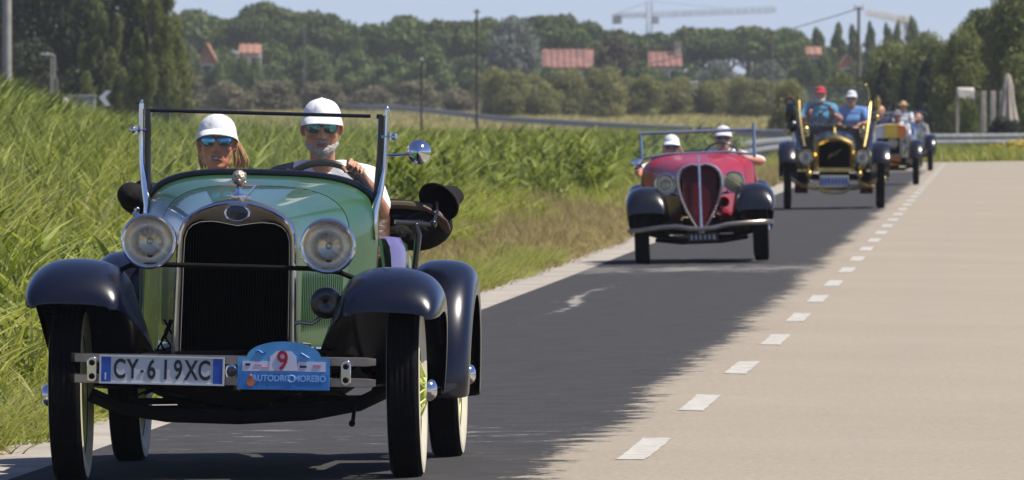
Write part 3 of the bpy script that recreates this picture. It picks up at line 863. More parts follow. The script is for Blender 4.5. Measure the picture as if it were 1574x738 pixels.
ORD = ['first', 'second', 'third', 'fourth', 'fifth', 'sixth', 'seventh', 'eighth', 'ninth', 'tenth', 'eleventh', 'twelfth', 'thirteenth', 'fourteenth', 'fifteenth', 'sixteenth']
g = 'umbrella pines along the skyline'
for i, (px, top, w) in enumerate([(298, 18, 120), (402, 6, 105), (455, 20, 115), (508, 24, 85), (563, 40, 95), (622, 27, 115), (692, 33, 105), (744, 30, 95), (842, 25, 115), (893, 36, 105), (952, 48, 100), (1012, 52, 115), (1082, 44, 125), (1152, 43, 125), (1212, 45, 80)]):
    tree('pine_tree', 'tree', 'umbrella pine on the skyline, %s from the left in the front row' % ORD[i], px, 1000 + random.uniform(-15, 15), top, w * 1.28, 'pine', 'pine', 'mid', group=g)
for i, (px, top, w) in enumerate([(347, 30, 120), (585, 42, 130), (780, 40, 130), (985, 58, 130), (1118, 50, 130), (430, 30, 120), (660, 42, 120)]):
    tree('pine_tree', 'tree', 'darker umbrella pine in the back row near %s' % ['the orange gabled house', 'the driver in the white cap', 'the silvery skyline tree', 'the crane mast', 'the long crane jib', 'the tallest pine crown', 'the thin roadside post'][i], px, 1070, top, w * 1.25, 'pine', 'pine', 'far', group=g)
g = 'broadleaf trees under the pines'
for i, (px, top, w) in enumerate([(282, 62, 70), (345, 72, 80), (420, 62, 95), (478, 70, 90), (545, 76, 90), (602, 82, 90), (662, 66, 90), (722, 82, 76), (1235, 84, 80), (1292, 92, 80), (1345, 84, 70)]):
    tree('broadleaf_tree', 'tree', 'mid green rounded tree below the pines, %s from the left' % ORD[i], px, 880 + random.uniform(-14, 14), top, w, 'round', 'round', 'mid', group=g)
tree('silver_tree', 'tree', 'large grey silvery tree standing on the skyline among pines', 790, 930, 24, 112, 'round', 'silver', 'mid')
tree('silver_tree', 'tree', 'silvery pale olive tree left of the brass car', 1102, 800, 92, 78, 'round', 'silver', 'mid', group='silvery olive trees')
tree('silver_tree', 'tree', 'silvery pale olive tree just behind the brass car', 1180, 800, 92, 72, 'round', 'silver', 'mid', var=1, group='silvery olive trees')
tree('brown_tree', 'tree', 'brownish half bare tree between the two red roofs', 945, 850, 56, 105, 'round', 'brown', 'mid')
g = 'grey brown scrub at the field edge'
for i, (px, top, w) in enumerate([(285, 112, 90), (350, 118, 100), (420, 122, 100), (498, 124, 100), (572, 126, 95), (642, 122, 95), (704, 128, 80)]):
    tree('shrub', 'shrub', 'low grey brown shrub at the field edge, %s from the left' % ORD[i], px, 750 + random.uniform(-10, 10), top, w * 1.1, 'bush', 'scrub', 'mid', group=g)
g = 'olive bushes beyond the guardrail'
for i, (px, top, w) in enumerate([(772, 92, 92), (824, 104, 92), (876, 106, 92), (930, 102, 92), (985, 106, 95), (1040, 108, 95), (1096, 114, 92), (1150, 108, 95), (1198, 116, 80)]):
    tree('bush', 'bush', 'olive brown bush beyond the guardrail, %s from the left' % ORD[i], px, 690 + random.uniform(-10, 10), top, w * 1.08, 'bush', 'olive', 'near', group=g)
g = 'slender poplars on the right skyline'
for i, (px, top, w) in enumerate([(1256, 42, 26), (1287, 36, 24), (1312, 38, 20), (1338, 34, 18), (1364, 35, 16), (1378, 34, 18), (1402, 26, 22)]):
    tree('poplar_tree', 'tree', 'slender poplar on the right skyline, %s from the left' % ORD[i], px, 900 + random.uniform(-12, 12), top + 5, w * 1.45, 'column', 'round', 'mid', group=g)
tree('broadleaf_tree', 'tree', 'olive green tree behind the bend, right of the utility pole', 1372, 470, 62, 120, 'round', 'mid', 'near')
tree('broadleaf_tree', 'tree', 'olive green tree behind the bend, above the dark blue car', 1428, 455, 48, 120, 'round', 'mid', 'near', var=1)
tree('bush', 'bush', 'green bush directly behind the brass car windscreen', 1290, 470, 112, 110, 'bush', 'mid', 'near')
tree('bush', 'bush', 'green bush left of the brass car, behind the guardrail end', 1212, 480, 122, 90, 'bush', 'olive', 'near')
tree('cypress_tree', 'tree', 'dark narrow cypress just right of the brass car', 1359, 420, 96, 36, 'column', 'dark', 'mid')
tree('cypress_tree', 'tree', 'small dark cypress between two larger ones', 1394, 420, 106, 26, 'column', 'dark', 'mid', var=1)
tree('cypress_tree', 'tree', 'widest dark cypress, above the rearmost car', 1428, 415, 90, 46, 'column', 'dark', 'mid', var=2)
tree('broadleaf_tree', 'tree', 'loose olive tree left of the white awning', 1478, 365, 42, 110, 'round', 'light', 'near')
tree('broadleaf_tree', 'tree', 'tall airy tree with sky gaps at the right edge', 1520, 372, -6, 150, 'airy', 'mid', 'near')
tree('broadleaf_tree', 'tree', 'large dark tree at the right edge above the parasol', 1566, 352, -40, 140, 'round', 'mid', 'near', var=1)
tree('broadleaf_tree', 'tree', 'mid green tree filling the gap behind the parasol', 1510, 385, 40, 120, 'round', 'mid', 'near', var=2)
tree('broadleaf_tree', 'tree', 'tree beyond the right edge of the picture', 1640, 360, -30, 150, 'round', 'mid', 'near', var=0)
tree('bush', 'bush', 'rounded dark green bush below the white awning', 1491, 322, 148, 46, 'bush', 'mid', 'mid')
tree('bush', 'bush', 'low dark clipped hedge below the closed parasol', 1545, 322, 170, 96, 'bush', 'dark', 'mid', var=1)
g = 'dark trees at the left edge'
tree('dark_tree', 'tree', 'dark tree at the left edge behind the pale pole', 8, 430, -40, 170, 'round', 'dark', 'near', group=g)
tree('dark_tree', 'tree', 'darkest tree, behind the street lamp', 82, 420, -70, 170, 'round', 'dark', 'near', var=1, group=g)
tree('dark_tree', 'tree', 'dark tree behind the white arrow sign', 146, 415, -30, 130, 'round', 'dark', 'near', var=2, group=g)
tree('broadleaf_tree', 'tree', 'mid green tree in front of the dark trees', 160, 396, -24, 92, 'airy', 'mid', 'near', var=1)
tree('broadleaf_tree', 'tree', 'loose tree with a pale bare trunk at the end of the dark row', 231, 380, -70, 96, 'airy', 'light', 'near', var=1)
tree('dark_tree', 'tree', 'dark tree between the mid green tree and the pale trunk', 208, 408, -44, 120, 'round', 'dark', 'near', var=0, group=g)
tree('broadleaf_tree', 'tree', 'yellow green sapling at the right end of the dark trees', 262, 398, 18, 80, 'round', 'light', 'mid', var=2)
tree('bush', 'bush', 'dark undergrowth below the trees at the left', 150, 404, 84, 240, 'bush', 'dark', 'near', var=1)
tree('bush', 'bush', 'dark bush at the foot of the pale trunk', 240, 396, 112, 66, 'bush', 'dark', 'mid', var=2)
tree('bush', 'bush', 'dark undergrowth behind the tall canes', 40, 410, 60, 160, 'bush', 'dark', 'near', var=0)

wl = []
for i in range(210):
    x = -62 + 124 * random.random()
    wl.append(((x, 1130 + random.uniform(-22, 22), 1.6 + random.uniform(0.5, 5.2)), (random.uniform(2.2, 4.2), 3.0, random.uniform(1.6, 2.6))))
wo = link('woodland', leaf_cloud('woodland', LM['pine'], wl, 80000, .44, 77)); wo['kind'] = 'stuff'; wo['label'] = 'dark far-off wood behind the pines'
g = 'garden trees round the houses'
for i, (px, top, w) in enumerate([(300, 84, 46), (340, 80, 56), (392, 78, 50), (832, 94, 60), (905, 90, 70), (982, 84, 52), (1040, 96, 60), (1236, 80, 40), (1266, 80, 40), (1314, 94, 40), (1288, 94, 36), (322, 98, 40), (372, 84, 40), (868, 98, 70), (1012, 97, 56), (1252, 86, 46)]):
    tree('garden_tree', 'tree', 'small round garden tree beside a terracotta roof, %s from the left' % ORD[i], px, 826, top, w, 'bush', 'round', 'far', group=g)
# ------------------------------------------------------------------ houses between the trees
def house(label, x0, x1, ridge, eave, Z, wall, roof, gable_front=False, chimney=None, wins=2):
    a = at(x0, eave, Z); b = at(x1, eave, Z); rz_ = at(x0, ridge, Z).z
    cx, w = (a.x + b.x) / 2, b.x - a.x
    gz = terrain_h(cx, Z)
    e = thing('house', label, 'house', (cx, Z, gz), 0, 'houses among the trees')
    he, hr = a.z - gz, rz_ - gz
    dp = 6.0
    MB().box((0, 0, he / 2), (w * .92, dp, he)).obj('wall', wall, e, smooth=0)
    t = MB()
    if gable_front:
        prof = [(-w / 2, he - .1), (0, hr), (w / 2, he - .1), (w / 2, he + .05), (0, hr + .18), (-w / 2, he + .05)]
        t.prism(prof, -dp / 2 - .4, dp / 2 + .4)
        MB().prism([(-w * .45, he), (w * .45, he), (0, hr - .02)], -dp / 2 + .01, dp / 2 - .01).obj('gable', wall, e, smooth=0)
    else:
        q = dp / 2 + .4
        t.loft([[(-w / 2, -q, he), (-w / 2, 0, hr), (-w / 2, q, he), (-w / 2, 0, he + .02)], [(w / 2, -q, he), (w / 2, 0, hr), (w / 2, q, he), (w / 2, 0, he + .02)]], True, True)
        for i in range(int(w / .5)):
            xx = -w / 2 + .25 + i * .5
            t.tube([(xx, -q - .02, he + .02), (xx, -.02, hr + .03)], .07, 5)
    ro = t.obj('roof', roof, e, smooth=30)
    if chimney is not None:
        MB().box((chimney * w, -.6, hr + .15), (.5, .5, 1.1)).box((chimney * w, -.6, hr + .74), (.62, .62, .1)).obj('chimney', M['stucco'], ro, smooth=0)
    for i in range(wins):
        xx = w * (-.28 + .56 * i / max(1, wins - 1)) if wins > 1 else 0
        f = MB().box((xx, -dp / 2 - .03, he - .8), (.9, .06, 1.1)).obj('window', M['white_paint'], e, smooth=0)
        MB().box((xx, -dp / 2 - .065, he - .8), (.7, .02, .9)).obj('pane', M['shutter'], f, smooth=0)
    return e
house('long red tiled roof beyond the olive bushes, left of the brown tree', 834, 912, 76, 104, 838, M['stucco_pink'], M['terracotta'])
house('red roofed house with a pale chimney, right of the brown tree', 996, 1048, 80, 102, 838, M['stucco'], M['terracotta'], chimney=.38)
house('small orange gabled house left of the green car windscreen', 306, 334, 70, 94, 838, M['stucco_pink'], M['terracotta_pale'], True, wins=1)
house('low orange roof above the woman in the white cap', 368, 402, 68, 82, 842, M['stucco'], M['terracotta_pale'], wins=2)
house('small orange roof above the brass car windscreen', 1238, 1262, 72, 84, 842, M['stucco_pink'], M['terracotta_pale'], wins=1)
house('small salmon house beside the utility pole', 1290, 1312, 86, 100, 842, M['stucco_pink'], M['terracotta_pale'], True, wins=1)

# ------------------------------------------------------------------ guardrails
def guardrail(label, pts, post_every=4.0):
    e = thing('guardrail', label, 'guardrail', (pts[0][0], pts[0][1], terrain_h(*pts[0])), 0)
    P = [Vector((x - pts[0][0], y - pts[0][1], terrain_h(x, y) - terrain_h(*pts[0]))) for x, y in pts]
    # resample
    Q = [P[0]]
    for a, b in zip(P[:-1], P[1:]):
        n = max(1, int((b - a).length / post_every))
        Q += [a + (b - a) * (i + 1) / n for i in range(n)]
    prof = [(0.0, .44), (.05, .47), (.05, .53), (.0, .57), (.0, .61), (.05, .65), (.05, .71), (0.0, .75), (-.012, .75), (-.012, .44)]
    rings = []
    for i, p in enumerate(Q):
        d = (Q[min(i + 1, len(Q) - 1)] - Q[max(i - 1, 0)]).normalized(); r = Vector((d.y, -d.x, 0))
        if r.y > 0: r = -r
        rings.append([p + r * (u + .05) + Vector((0, 0, z + .08)) for u, z in prof])
    MB().loft(rings, True, True).obj('beam', M['galv'], e, smooth=25)
    pm_ = MB().box((0, 0, .36), (.10, .05, .9)).mesh('post', M['galv'], 0)
    for p in Q: link('post', pm_, e, loc=p)
    return e
guardrail('steel guardrail round the outside of the bend', [(4.9, 236), (6.3, 265), (7.5, 285), (9.4, 300), (12.2, 311), (15.2, 318), (20, 322), (30, 325), (44, 326)])
guardrail('long steel guardrail running away behind the reed field', [(9.5, 372), (8.7, 385), (5.9, 508), (-0.5, 606), (-7.1, 706), (-16, 800)], 8.0)

# ------------------------------------------------------------------ poles, lamp, signs, cranes
def pole(name, label, cat, px, Z, top, r0, r1, mat, arm=None):
    x = (px - CX) * Z / F_PX; gz = terrain_h(x, Z); h = at(px, top, Z).z - gz
    e = thing(name, label, cat, (x, Z, gz), 0)
    MB().tube([(0, 0, -.1), (0, 0, h * .5), (0, 0, h)], [r0, (r0 + r1) / 2, r1], 10).obj('shaft', mat, e)
    return e, h
e, h = pole('utility_pole', 'pale utility pole at the far left edge', 'pole', 11, 300, -60, .14, .12, M['pale_pole'])
MB().box((0, 0, h - .3), (1.2, .08, .1)).obj('crossarm', M['pale_pole'], e)
e, h = pole('utility_pole', 'grey utility pole with a wire, left of the right hand trees', 'pole', 1320, 500, 10, .09, .07, M['timber_pole'])
MB().tube([(-.22, 0, h - .12), (.22, 0, h - .12)], .04, 6).tube([(-.18, 0, h - .1), (-.18, 0, h + .06)], .035, 6).tube([(.18, 0, h - .1), (.18, 0, h + .06)], .035, 6).obj('insulator', M['pale_pole'], e)
wire = []
for i in range(17):
    u = i / 16
    wire.append((-16.0 * u, 130 * u, h - .1 - 3.2 * u - 4 * u * (1 - u) * .5))
MB().tube(wire, .022, 5).obj('wire', M['dark_pole'], e)
e, h = pole('wooden_pole', 'tall dark wooden pole beside the silvery skyline tree', 'pole', 733, 450, 14, .06, .045, M['dark_pole'])
MB().box((0, 0, h - .12), (.3, .06, .06)).obj('crossarm', M['dark_pole'], e)
e, h = pole('wooden_post', 'short dark post in the field right of the green car', 'post', 648, 400, 94, .05, .045, M['dark_pole'])
MB().ball((0, 0, h + .05), .08, 8, 6).obj('cap', M['pale_pole'], e)
e, h = pole('wooden_pole', 'faint thin pole left of the brass car', 'pole', 1187, 620, 46, .05, .045, M['timber_pole'])
MB().box((0, 0, h - .2), (.35, .06, .08)).obj('crossarm', M['timber_pole'], e)
e, h = pole('utility_pole', 'thin dark pole among the mid green trees', 'pole', 468, 860, 44, .09, .07, M['timber_pole'])
MB().box((0, 0, h - .2), (.6, .08, .1)).obj('crossarm', M['timber_pole'], e)
e, h = pole('street_lamp', 'grey street lamp with its head pointing left, in the canes', 'lamp', 79, 350, 84, .035, .03, M['pale_pole'])
MB().tube([(.10, 0, -.1), (.10, 0, h - .04)], .03, 8).obj('second_shaft', M['pale_pole'], e)
MB().tube([(.10, 0, h - .06), (.02, 0, h + .01), (-.12, -.02, h + .02)], .03, 8).obj('arm', M['pale_pole'], e)
MB().box((-.22, -.02, h + .01), (.28, .12, .08)).obj('lamp_head', M['grey_panel'], e, bevel=.02)
e, h = pole('wooden_post', 'stout grey post beside the street lamp', 'post', 87, 345, 121, .07, .06, M['timber_pole'])
# white arrow sign
p = at(160, 160, 340)
e = thing('arrow_sign', 'white arrow sign pointing left above the reeds', 'sign', (p.x, 340, terrain_h(p.x, 340)), 0)
zc_ = at(160, 149, 340).z - terrain_h(p.x, 340)
sg = .78
MB().prism([(x * sg, zc_ + z * sg) for x, z in ((-.22, -.02), (.08, .24), (.30, .26), (.04, -.02), (.26, -.36), (.06, -.36))], -.02, .02).obj('arrow', M['sign_metal'], e, smooth=0)
MB().tube([(.04, .04, 0), (.04, .04, zc_ + .1)], .03, 8).obj('post', M['galv'], e)
# low grey cabinet with an orange marker in front
p = at(122, 160, 342)
gz = terrain_h(p.x, 342); hh = at(122, 149, 342).z - gz
e = thing('utility_cabinet', 'long low pale grey cabinet in the reeds left of the arrow sign', 'cabinet', (p.x, 342, gz), 0)
MB().box((0, 0, hh / 2), (1.02, .5, hh)).obj('body', M['grey_panel'], e, bevel=.02)
MB().box((0, 0, hh + .03), (1.1, .58, .06)).obj('lid', M['pale_pole'], e, bevel=.01)
for i in (-1, 1):
    MB().box((i * .25, -.258, hh * .55), (.44, .012, hh * .7)).obj('door', M['grey_panel'], e, bevel=.004)
p = at(100, 160, 338); gz = terrain_h(p.x, 338); hh = at(100, 153, 338).z - gz
e = thing('marker_post', 'orange marker post with a white cap beside the grey cabinet', 'post', (p.x, 338, gz), 0)
MB().tube([(0, 0, 0), (0, 0, hh - .1)], [.10, .09], 10).obj('shaft', M['orange_plastic'], e)
MB().ball((0, 0, hh - .06), (.11, .11, .12), 10, 6).obj('cap', M['sign_metal'], e)

# parasol, awning and white hangings beyond the bend
p = at(1549, 178, 340); gz = terrain_h(p.x, 340); hh = at(1549, 108, 340).z - gz
hh *= .97
e = thing('closed_parasol', 'tall closed cream parasol at the right edge', 'parasol', (p.x, 340, gz), 0)
MB().tube([(0, 0, 0), (0, 0, hh)], .03, 8).obj('pole', M['timber_pole'], e)
rings = []
for z, r in ((hh, .02), (hh - .12, .09), (hh - .4, .15), (hh - .75, .17), (hh - 1.2, .24), (hh - 1.55, .30)):
    rings.append([(r * (1 + .22 * math.sin(8 * a)) * math.cos(a), r * (1 + .22 * math.sin(8 * a)) * math.sin(a), z) for a in [2 * math.pi * k / 48 for k in range(48)]])
MB().loft(rings, True).obj('canopy', M['parasol'], e, smooth=60)
MB().lathe([(0, .25), (.1, .25), (.12, .05)], ax='z').obj('base', M['pale_pole'], e)
p = at(1486, 178, 338); gz = terrain_h(p.x, 338)
z1 = at(1486, 137, 338).z - gz; z2 = at(1486, 152, 338).z - gz
e = thing('awning', 'small white canvas awning on a thin post by the round bush', 'awning', (p.x, 338, gz), 0)
MB().loft([[(-.28 + .52 * u, -.25, z1 - .05 * u), (-.26 + .48 * u, -.30, z2 + .04 + .03 * math.sin(9 * u) - .08 * u)] for u in [i / 12 for i in range(13)]]).loft([[(-.28 + .52 * u, -.25, z1 - .05 * u), (-.28 + .52 * u, .6, z1 + .05)] for u in [i / 12 for i in range(13)]]).obj('canvas', M['awning'], e)
MB().tube([(-.30, -.25, 0), (-.30, -.25, z1 + .03)], .028, 8).obj('post', M['parasol'], e)
MB().tube([(-.30, .6, 0), (-.30, .6, z1 + .05)], .028, 8).obj('post', M['parasol'], e)
p = at(1522, 180, 342); gz = terrain_h(p.x, 342); zt_ = at(1522, 139, 342).z - gz
e = thing('pergola', 'pergola with white hanging curtains behind the low hedge', 'pergola', (p.x, 342, gz), 0)
for x in (-.45, .75):
    for y in (0, 1.2):
        MB().box((x, y, zt_ / 2), (.05, .05, zt_)).obj('post', M['timber_pole'], e)
for y in (0, 1.2): MB().box((.15, y, zt_ + .04), (1.5, .07, .08)).obj('beam', M['dark_pole'], e)
for x, wd in ((-.22, .16), (.08, .17), (.36, .14), (.62, .12)):
    rings = []
    for k in range(9):
        u = k / 8; rings.append([(x + wd * (u - .5), -.05 + .025 * math.sin(u * 19), zt_ - .02), (x + wd * 1.15 * (u - .5), -.05 + .035 * math.sin(u * 19 + 1), .25)])
    MB().loft(rings).obj('curtain', M['awning'], e)

def lattice(mb, a, b, w, n, r):
    a, b = Vector(a), Vector(b); d = (b - a); L = d.length; d.normalize()
    u = d.orthogonal().normalized() if abs(d.z) < .9 else Vector((1, 0, 0)); v = d.cross(u)
    ch = [u * w / 2 + v * w / 2, u * w / 2 - v * w / 2, -u * w / 2 - v * w / 2, -u * w / 2 + v * w / 2]
    for c in ch: mb.tube([a + c, b + c], r, 5)
    for i in range(n):
        p0 = a + d * L * i / n; p1 = a + d * L * (i + 1) / n
        for k in range(4):
            s0, s1 = (ch[k], ch[(k + 1) % 4]) if i % 2 else (ch[(k + 1) % 4], ch[k])
            mb.tube([p0 + s0, p1 + s1], r * .6, 4)
    return mb
def crane(label, px, Z, top, jib_y, x_left, x_right, mat, slope=0, wt=True):
    x = (px - CX) * Z / F_PX; gz = terrain_h(x, Z); h = at(px, top, Z).z - gz; hj = at(px, jib_y, Z).z - gz
    e = thing('tower_crane', label, 'crane', (x, Z, gz), 0)
    lattice(MB(), (0, 0, 0), (0, 0, h), .8, 22, .06).obj('mast', mat, e)
    xr, xl = (x_right - px) * Z / F_PX, (x_left - px) * Z / F_PX
    lattice(MB(), (.4, 0, hj), (xr, -6, hj + slope), .55, 18, .045).obj('jib', mat, e)
    lattice(MB(), (-.4, 0, hj), (xl, 3, hj - .1), .5, 6, .045).obj('counter_jib', mat, e)
    MB().tube([(0, 0, h), (xr * .6, -4, hj + .5 + slope * .6)], .04, 4).tube([(0, 0, h), (xl * .9, 2.5, hj + .3)], .04, 4).obj('tie_bar', mat, e)
    if wt: MB().box((xl * .95, 2.8, hj - .6), (1.3, .8, 1.3)).obj('counterweight', M['dark_pole'] if wt == 2 else mat, e)
    MB().box((.9, -.6, hj - .7), (.9, .9, 1.1)).obj('cab', mat, e, bevel=.05)
    return e
crane('grey tower crane with a long jib above the middle skyline', 998, 1500, 2, 23, 946, 1192, M['crane'], slope=.7)
crane('smaller beige crane on the right skyline beside the poplars', 1386, 1400, 24, 32, 1400, 1330, M['crane_beige'], slope=1.0, wt=False)

# ------------------------------------------------------------------ the air: pale haze over the far trees
hz = MB().box((0, 4500, 12), (18400, 15400, 26.4))
hm = bpy.data.materials.new('pale haze'); hm.use_nodes = True
hn_ = hm.node_tree.nodes; hn_.remove(hn_['Principled BSDF'])
pv = hn_.new('ShaderNodeVolumePrincipled'); pv.inputs['Color'].default_value = (0.95, 0.96, 1.0, 1); pv.inputs['Density'].default_value = 0.00013; pv.inputs['Anisotropy'].default_value = 0.2
hm.node_tree.links.new(pv.outputs['Volume'], hn_['Material Output'].inputs['Volume'])
ho_ = hz.obj('haze', hm, smooth=0); ho_['kind'] = 'stuff'
# ================================================================== PEOPLE
def remeshed(mb, voxel, smooth=3):
    """one continuous surface from overlapping limbs"""
    me = mb.mesh('tmp', None, 0, fix=True)
    o = bpy.data.objects.new('tmp', me); COL.objects.link(o)
    m = o.modifiers.new('r', 'REMESH'); m.mode = 'VOXEL'; m.voxel_size = voxel; m.use_smooth_shade = True
    s = o.modifiers.new('s', 'SMOOTH'); s.factor = 0.5; s.iterations = smooth
    out = bpy.data.meshes.new_from_object(o.evaluated_get(bpy.context.evaluated_depsgraph_get()))
    bpy.data.objects.remove(o); bpy.data.meshes.remove(me)
    out.polygons.foreach_set('use_smooth', [True] * len(out.polygons))
    return out

def V(*a): return Vector(a)

def finger_chain(mb, pts, r0):
    for i in range(len(pts) - 1):
        mb.capsule(pts[i], pts[i + 1], r0 * (1 - .12 * i), r0 * (1 - .12 * (i + 1)), 8)

def gripping_hand(mb, wrist, c, tang, up):
    """hand closed round a wheel rim: c the rim point, tang the rim direction, up the side the knuckles lie on"""
    c, wrist, tang, up = map(Vector, (c, wrist, tang, up)); tang.normalize()
    a = (c - wrist); a -= tang * a.dot(tang); a.normalize()
    n = (up - a * up.dot(a) - tang * up.dot(tang)).normalized()
    k = [c - a * .035 + n * .024 + tang * (i - 1.5) * .021 for i in range(4)]
    for q in k: mb.capsule(wrist + (q - wrist) * .22, q, .018, .0125, 8)
    mb.capsule(wrist, c - a * .05 + n * .008, .026, .030, 10)
    for i, q in enumerate(k):
        l = (.95, 1.08, 1.03, .84)[i]; s = tang * (i - 1.5) * .0015
        finger_chain(mb, [q, q + a * .036 * l + n * .006 + s, q + a * .058 * l - n * .020 + s, q + a * .044 * l - n * .042 + s], .0105 - .0006 * i)
    sgn = -1
    b = wrist + (c - wrist) * .35 + tang * sgn * .028
    finger_chain(mb, [b, c - a * .022 + tang * sgn * .044 - n * .004, c + a * .006 + tang * sgn * .046 - n * .020, c + a * .018 + tang * sgn * .026 - n * .030], .0125)

def resting_hand(mb, wrist, d, n):
    """relaxed hand: d where the fingers point, n out of the back of the hand"""
    wrist, d, n = Vector(wrist), Vector(d).normalized(), Vector(n).normalized(); t = d.cross(n).normalized()
    for i in range(4):
        q = wrist + d * (.088 - .006 * abs(i - 1.2)) + t * (i - 1.5) * .021
        mb.capsule(wrist, q, .020, .013, 8)
        l = (.9, 1.05, 1.0, .78)[i]
        finger_chain(mb, [q, q + d * .040 * l - n * .008, q + d * .064 * l - n * .026, q + d * .074 * l - n * .046], .010 - .0006 * i)
    b = wrist + d * .03 - t * .026
    finger_chain(mb, [b, b + d * .035 - t * .026 - n * .012, b + d * .066 - t * .030 - n * .024], .0125)

def head_parts(mb0, hc, rot, female=False, hs=1.05):
    """skull, jaw, nose, brow, cheeks, lips and ears as overlapping solids, built upright and then turned"""
    q = Euler(rot).to_matrix(); hc = Vector(hc)
    mb = MB(); P = lambda x, y, z: Vector((x, y, z))
    k = .95 if female else 1.0
    mb.ball(P(0, .012, .026), (.076 * k, .096 * k, .078 * k), 18, 12)
    mb.ball(P(0, -.018, -.028), (.068 * k, .074, .085), 18, 12)
    mb.ball(P(0, -.040, -.078), (.052 * k, .048, .040), 14, 9)
    mb.ball(P(0, -.074, -.102), (.026 * k, .019, .018), 10, 7)
    mb.capsule(P(-.050 * k, .0, -.078), P(-.018, -.066, -.100), .016, .015, 8); mb.capsule(P(.050 * k, .0, -.078), P(.018, -.066, -.100), .016, .015, 8)
    mb.capsule(P(0, -.094, .012), P(0, -.117, -.032), .0098, .0138, 8)
    mb.ball(P(-.013, -.105, -.036), .0098, 8, 6); mb.ball(P(.013, -.105, -.036), .0098, 8, 6)
    mb.capsule(P(-.050, -.072, .026), P(-.010, -.093, .020), .011, .010, 8); mb.capsule(P(.050, -.072, .026), P(.010, -.093, .020), .011, .010, 8)
    mb.ball(P(-.043 * k, -.068, -.028), (.022, .018, .020), 8, 6); mb.ball(P(.043 * k, -.068, -.028), (.022, .018, .020), 8, 6)
    mb.capsule(P(-.022, -.087, -.063), P(.022, -.087, -.063), .0085, .0085, 8)
    mb.capsule(P(-.017, -.086, -.077), P(.017, -.086, -.077), .0095, .0095, 8)
    for s in (-1, 1):
        mb.ball(P(s * .080 * k, .012, -.006), (.010, .021, .032), 10, 8, rot=(0, 0, s * .35))
        mb.ball(P(s * .078 * k, .006, -.030), (.008, .011, .012), 8, 6)
    mb0.add([hc + q @ (Vector(v) * hs) for v in mb.v], mb.f)
    return lambda x, y, z: hc + q @ (Vector((x, y, z)) * hs)

